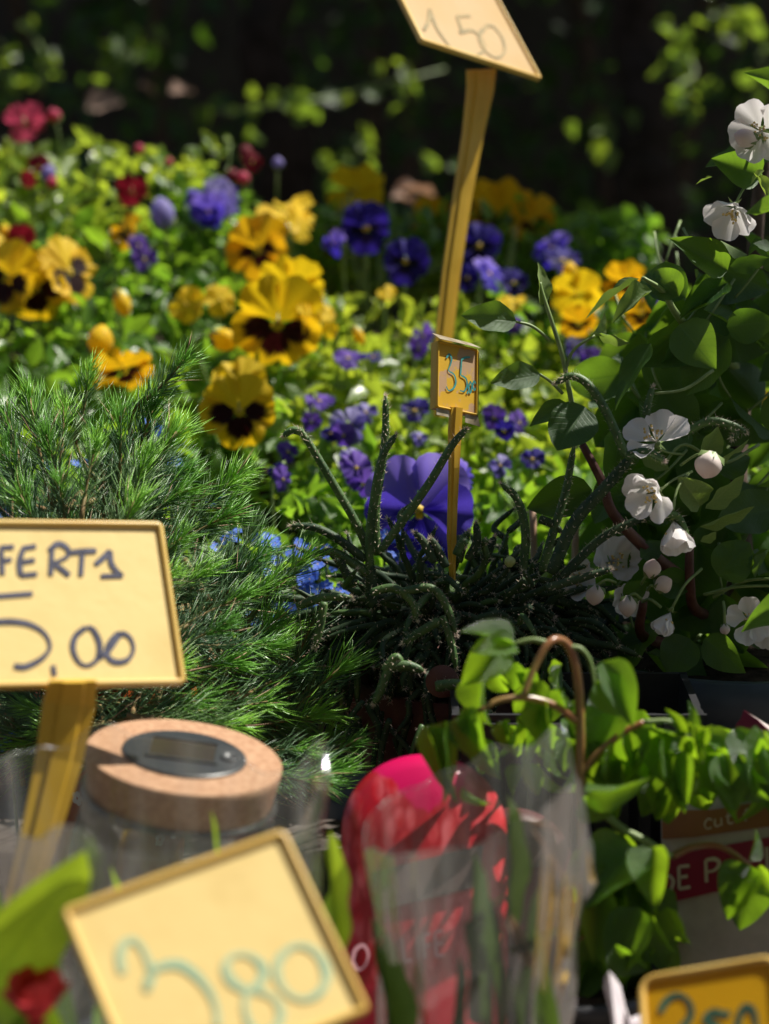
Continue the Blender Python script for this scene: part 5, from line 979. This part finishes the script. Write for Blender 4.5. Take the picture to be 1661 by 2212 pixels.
for poly_ in ([(1314, 2100), (1306, 2112), (1305, 2135), (1316, 2180), (1330, 2240), (1345, 2330), (1400, 2330), (1372, 2240), (1350, 2180), (1338, 2130), (1326, 2112)], [(1350, 2235), (1362, 2200), (1385, 2190), (1395, 2230), (1400, 2330), (1372, 2330)]):
    a = [P(u, v, d + .01 * math.sin(v * .03)) for u, v in poly_]; n = len(a); mb.add(a + [p + Vector((.0006, .0012, 0)) for p in a], [tuple(range(n)), tuple(n + k for k in range(n))[::-1]] + [(k, n + k, n + (k + 1) % n, (k + 1) % n) for k in range(n)]); d += .004
tag(mb.obj('plant_label', M_['tailpaper'], None, False), 'narrow white torn paper label standing left of the golden sign', 'label')
random.seed(184)
# ================================================================== CELLOPHANE SLEEVES AND WHAT IS IN THEM
def sleeve(label, uc, d, wpx, toppx, seed, amp=.004):
    c = P(uc, toppx[0][1], d); r = wpx / 2 * PX(d); t = thing('cellophane_sleeve', label, 'cellophane', Vector((c.x, c.y, TZ)), 'clear cellophane flower sleeves'); mb = MB(); n, m = 120, 26; vs_, fs = [], []
    def top(u):
        for (a, b), (a2, b2) in zip(toppx, toppx[1:]):
            if a <= u <= a2: k_ = (u - a) / (a2 - a); return b + (b2 - b) * k_ * k_ * (3 - 2 * k_)
        return toppx[0][1] if u < toppx[0][0] else toppx[-1][1]
    for j in range(m + 1):
        f = j / m
        for i in range(n):
            a = 2 * math.pi * i / n; fold = 0
            for q_, am in ((7, .5), (13, .4), (23, .35)): fold += am * math.sin(q_ * a + seed * q_ + 2.2 * noise.noise((a * 2, f * 2.5, seed + q_))) * (.5 + noise.noise((a * 3, f * 1.2, seed)))
            rr = r * (1 - .3 * f) + amp * fold * (1 - .2 * f) + .003 * noise.noise((a * 2.5, f * 5, seed + 9)); x = c.x + rr * math.cos(a); y = c.y + rr * .75 * math.sin(a)
            uu = uc + rr * math.cos(a) / PX(d); zt = P(uu, top(uu), d).z + (.01 if math.sin(a) > 0 else 0) + .004 * noise.noise((a * 2, seed, 1)); vs_.append(Vector((x, y, zt + (TZ + .004 - zt) * f)))
    for j in range(m):
        for i in range(n): fs.append((j * n + i, j * n + (i + 1) % n, (j + 1) * n + (i + 1) % n, (j + 1) * n + i))
    mb.add(vs_, fs); mb.obj('film', M_['film'], t); e = MB(); tube(e, vs_[:n] + [vs_[0]], .0003, 4); e.obj('cut_edge', M_['filmedge'], t); return c
lc = sleeve('broad clear cellophane sleeve in front of the cork-lidded jar', 330, 1.18, 760, [(-60, 1690), (30, 1725), (110, 1735), (170, 1690), (225, 1690), (240, 1732), (400, 1740), (480, 1752), (560, 1800), (620, 1780), (700, 1660), (740, 1670)], 1.3)
rc = sleeve('tall clear cellophane sleeve of thin blades in front of the red packet', 1035, 1.20, 490, [(780, 1830), (820, 1800), (1000, 1760), (1080, 1700), (1150, 1690), (1220, 1640), (1250, 1740), (1290, 1900)], 4.1)
tl = thing('wrapped_tulip', 'broad bright green leaves and a red bloom inside the left cellophane sleeve', 'tulip', Vector((lc.x - .05, lc.y, TZ)))
for (b, t, w_, d, dd, roll, k) in (((-60, 2180), (168, 1862), 190, 1.16, -.07, 0, 'strap'), ((-60, 2250), (110, 1960), 120, 1.18, 0, 20, 'strap'), ((130, 2380), (60, 2030), 130, 1.16, 0, -20, 'strap'), ((300, 2300), (262, 1858), 60, 1.2, 0, 30, 'strap'), ((480, 2100), (470, 1738), 36, 1.2, .01, 20, 'strap'), ((-40, 2200), (-8, 1880), 60, 1.18, 0, 10, 'strap'), ((730, 2050), (705, 1790), 36, 1.21, 0, 30, 'strap'), ((230, 2300), (250, 2090), 90, 1.17, 0, 20, 'strap'), ((360, 2200), (330, 1930), 40, 1.22, 0, 40, 'strap'), ((690, 2080), (742, 1900), 70, 1.22, 0, 10, 'strap'), ((420, 2200), (400, 1900), 40, 1.2, 0, 20, 'strap')):
    leaf_px(tl, b, t, w_, d, dd, roll, 'tulip', k)
stem(tl, [Vector((lc.x - .05, lc.y, TZ)), P(60, 2400, 1.17), P(75, 2190, 1.125)], .003, .0025, 'greenstem')
c = P(75, 2130, 1.12); X, Y, Z = face_frame(c, 10, 65, 0); M = basis(c - Z * .02, X, Y, Z, .028, .028, .028); fl = inst('flower', discmesh('te', P_['T'][0], .2), tl, M)
for k in range(6): inst('petal', petalmesh('tul', P_['T'][0], R(38), .25, .04, 2, 1, 0, 2), fl, M @ Matrix.Rotation(R(60 * k), 4, 'Z') @ Matrix.Rotation(R(38 + 12 * (k % 2)), 4, 'X'))
gr = thing('wrapped_grass_plant', 'thin upright green and brown blades inside the right cellophane sleeve', 'potted plant', Vector((rc.x, rc.y, TZ)))
for (b, t, w_, d, roll) in (((850, 2330), (838, 1960), 60, 1.19, 20), ((960, 2330), (1010, 2060), 30, 1.2, 40), ((1080, 2300), (1060, 1900), 26, 1.22, 30), ((1010, 2200), (1020, 1840), 24, 1.22, 20), ((1120, 2300), (1180, 1900), 28, 1.22, -30), ((1200, 2330), (1150, 1990), 40, 1.2, 10), ((1040, 2100), (1010, 1990), 44, 1.19, 10), ((1100, 2050), (1215, 2010), 30, 1.21, 20), ((1000, 2000), (1100, 1930), 28, 1.2, 30), ((1090, 2000), (1130, 1700), 30, 1.23, 20), ): leaf_px(gr, b, t, w_ * .8, d, 0, roll, 'strapdark', 'strap')
for (b, t, w_) in (((1210, 1900), (1150, 1780), 10), ((1140, 2090), (1095, 1960), 14), ((1210, 1800), (1140, 1772), 7)): leaf_px(gr, b, t, w_ * 2, 1.21, 0, 20, 'dry', 'strap')
stem(gr, [Vector((rc.x, rc.y, TZ)), P(1050, 2300, 1.21), P(1060, 2050, 1.215)], .003, .002, 'greenstem')
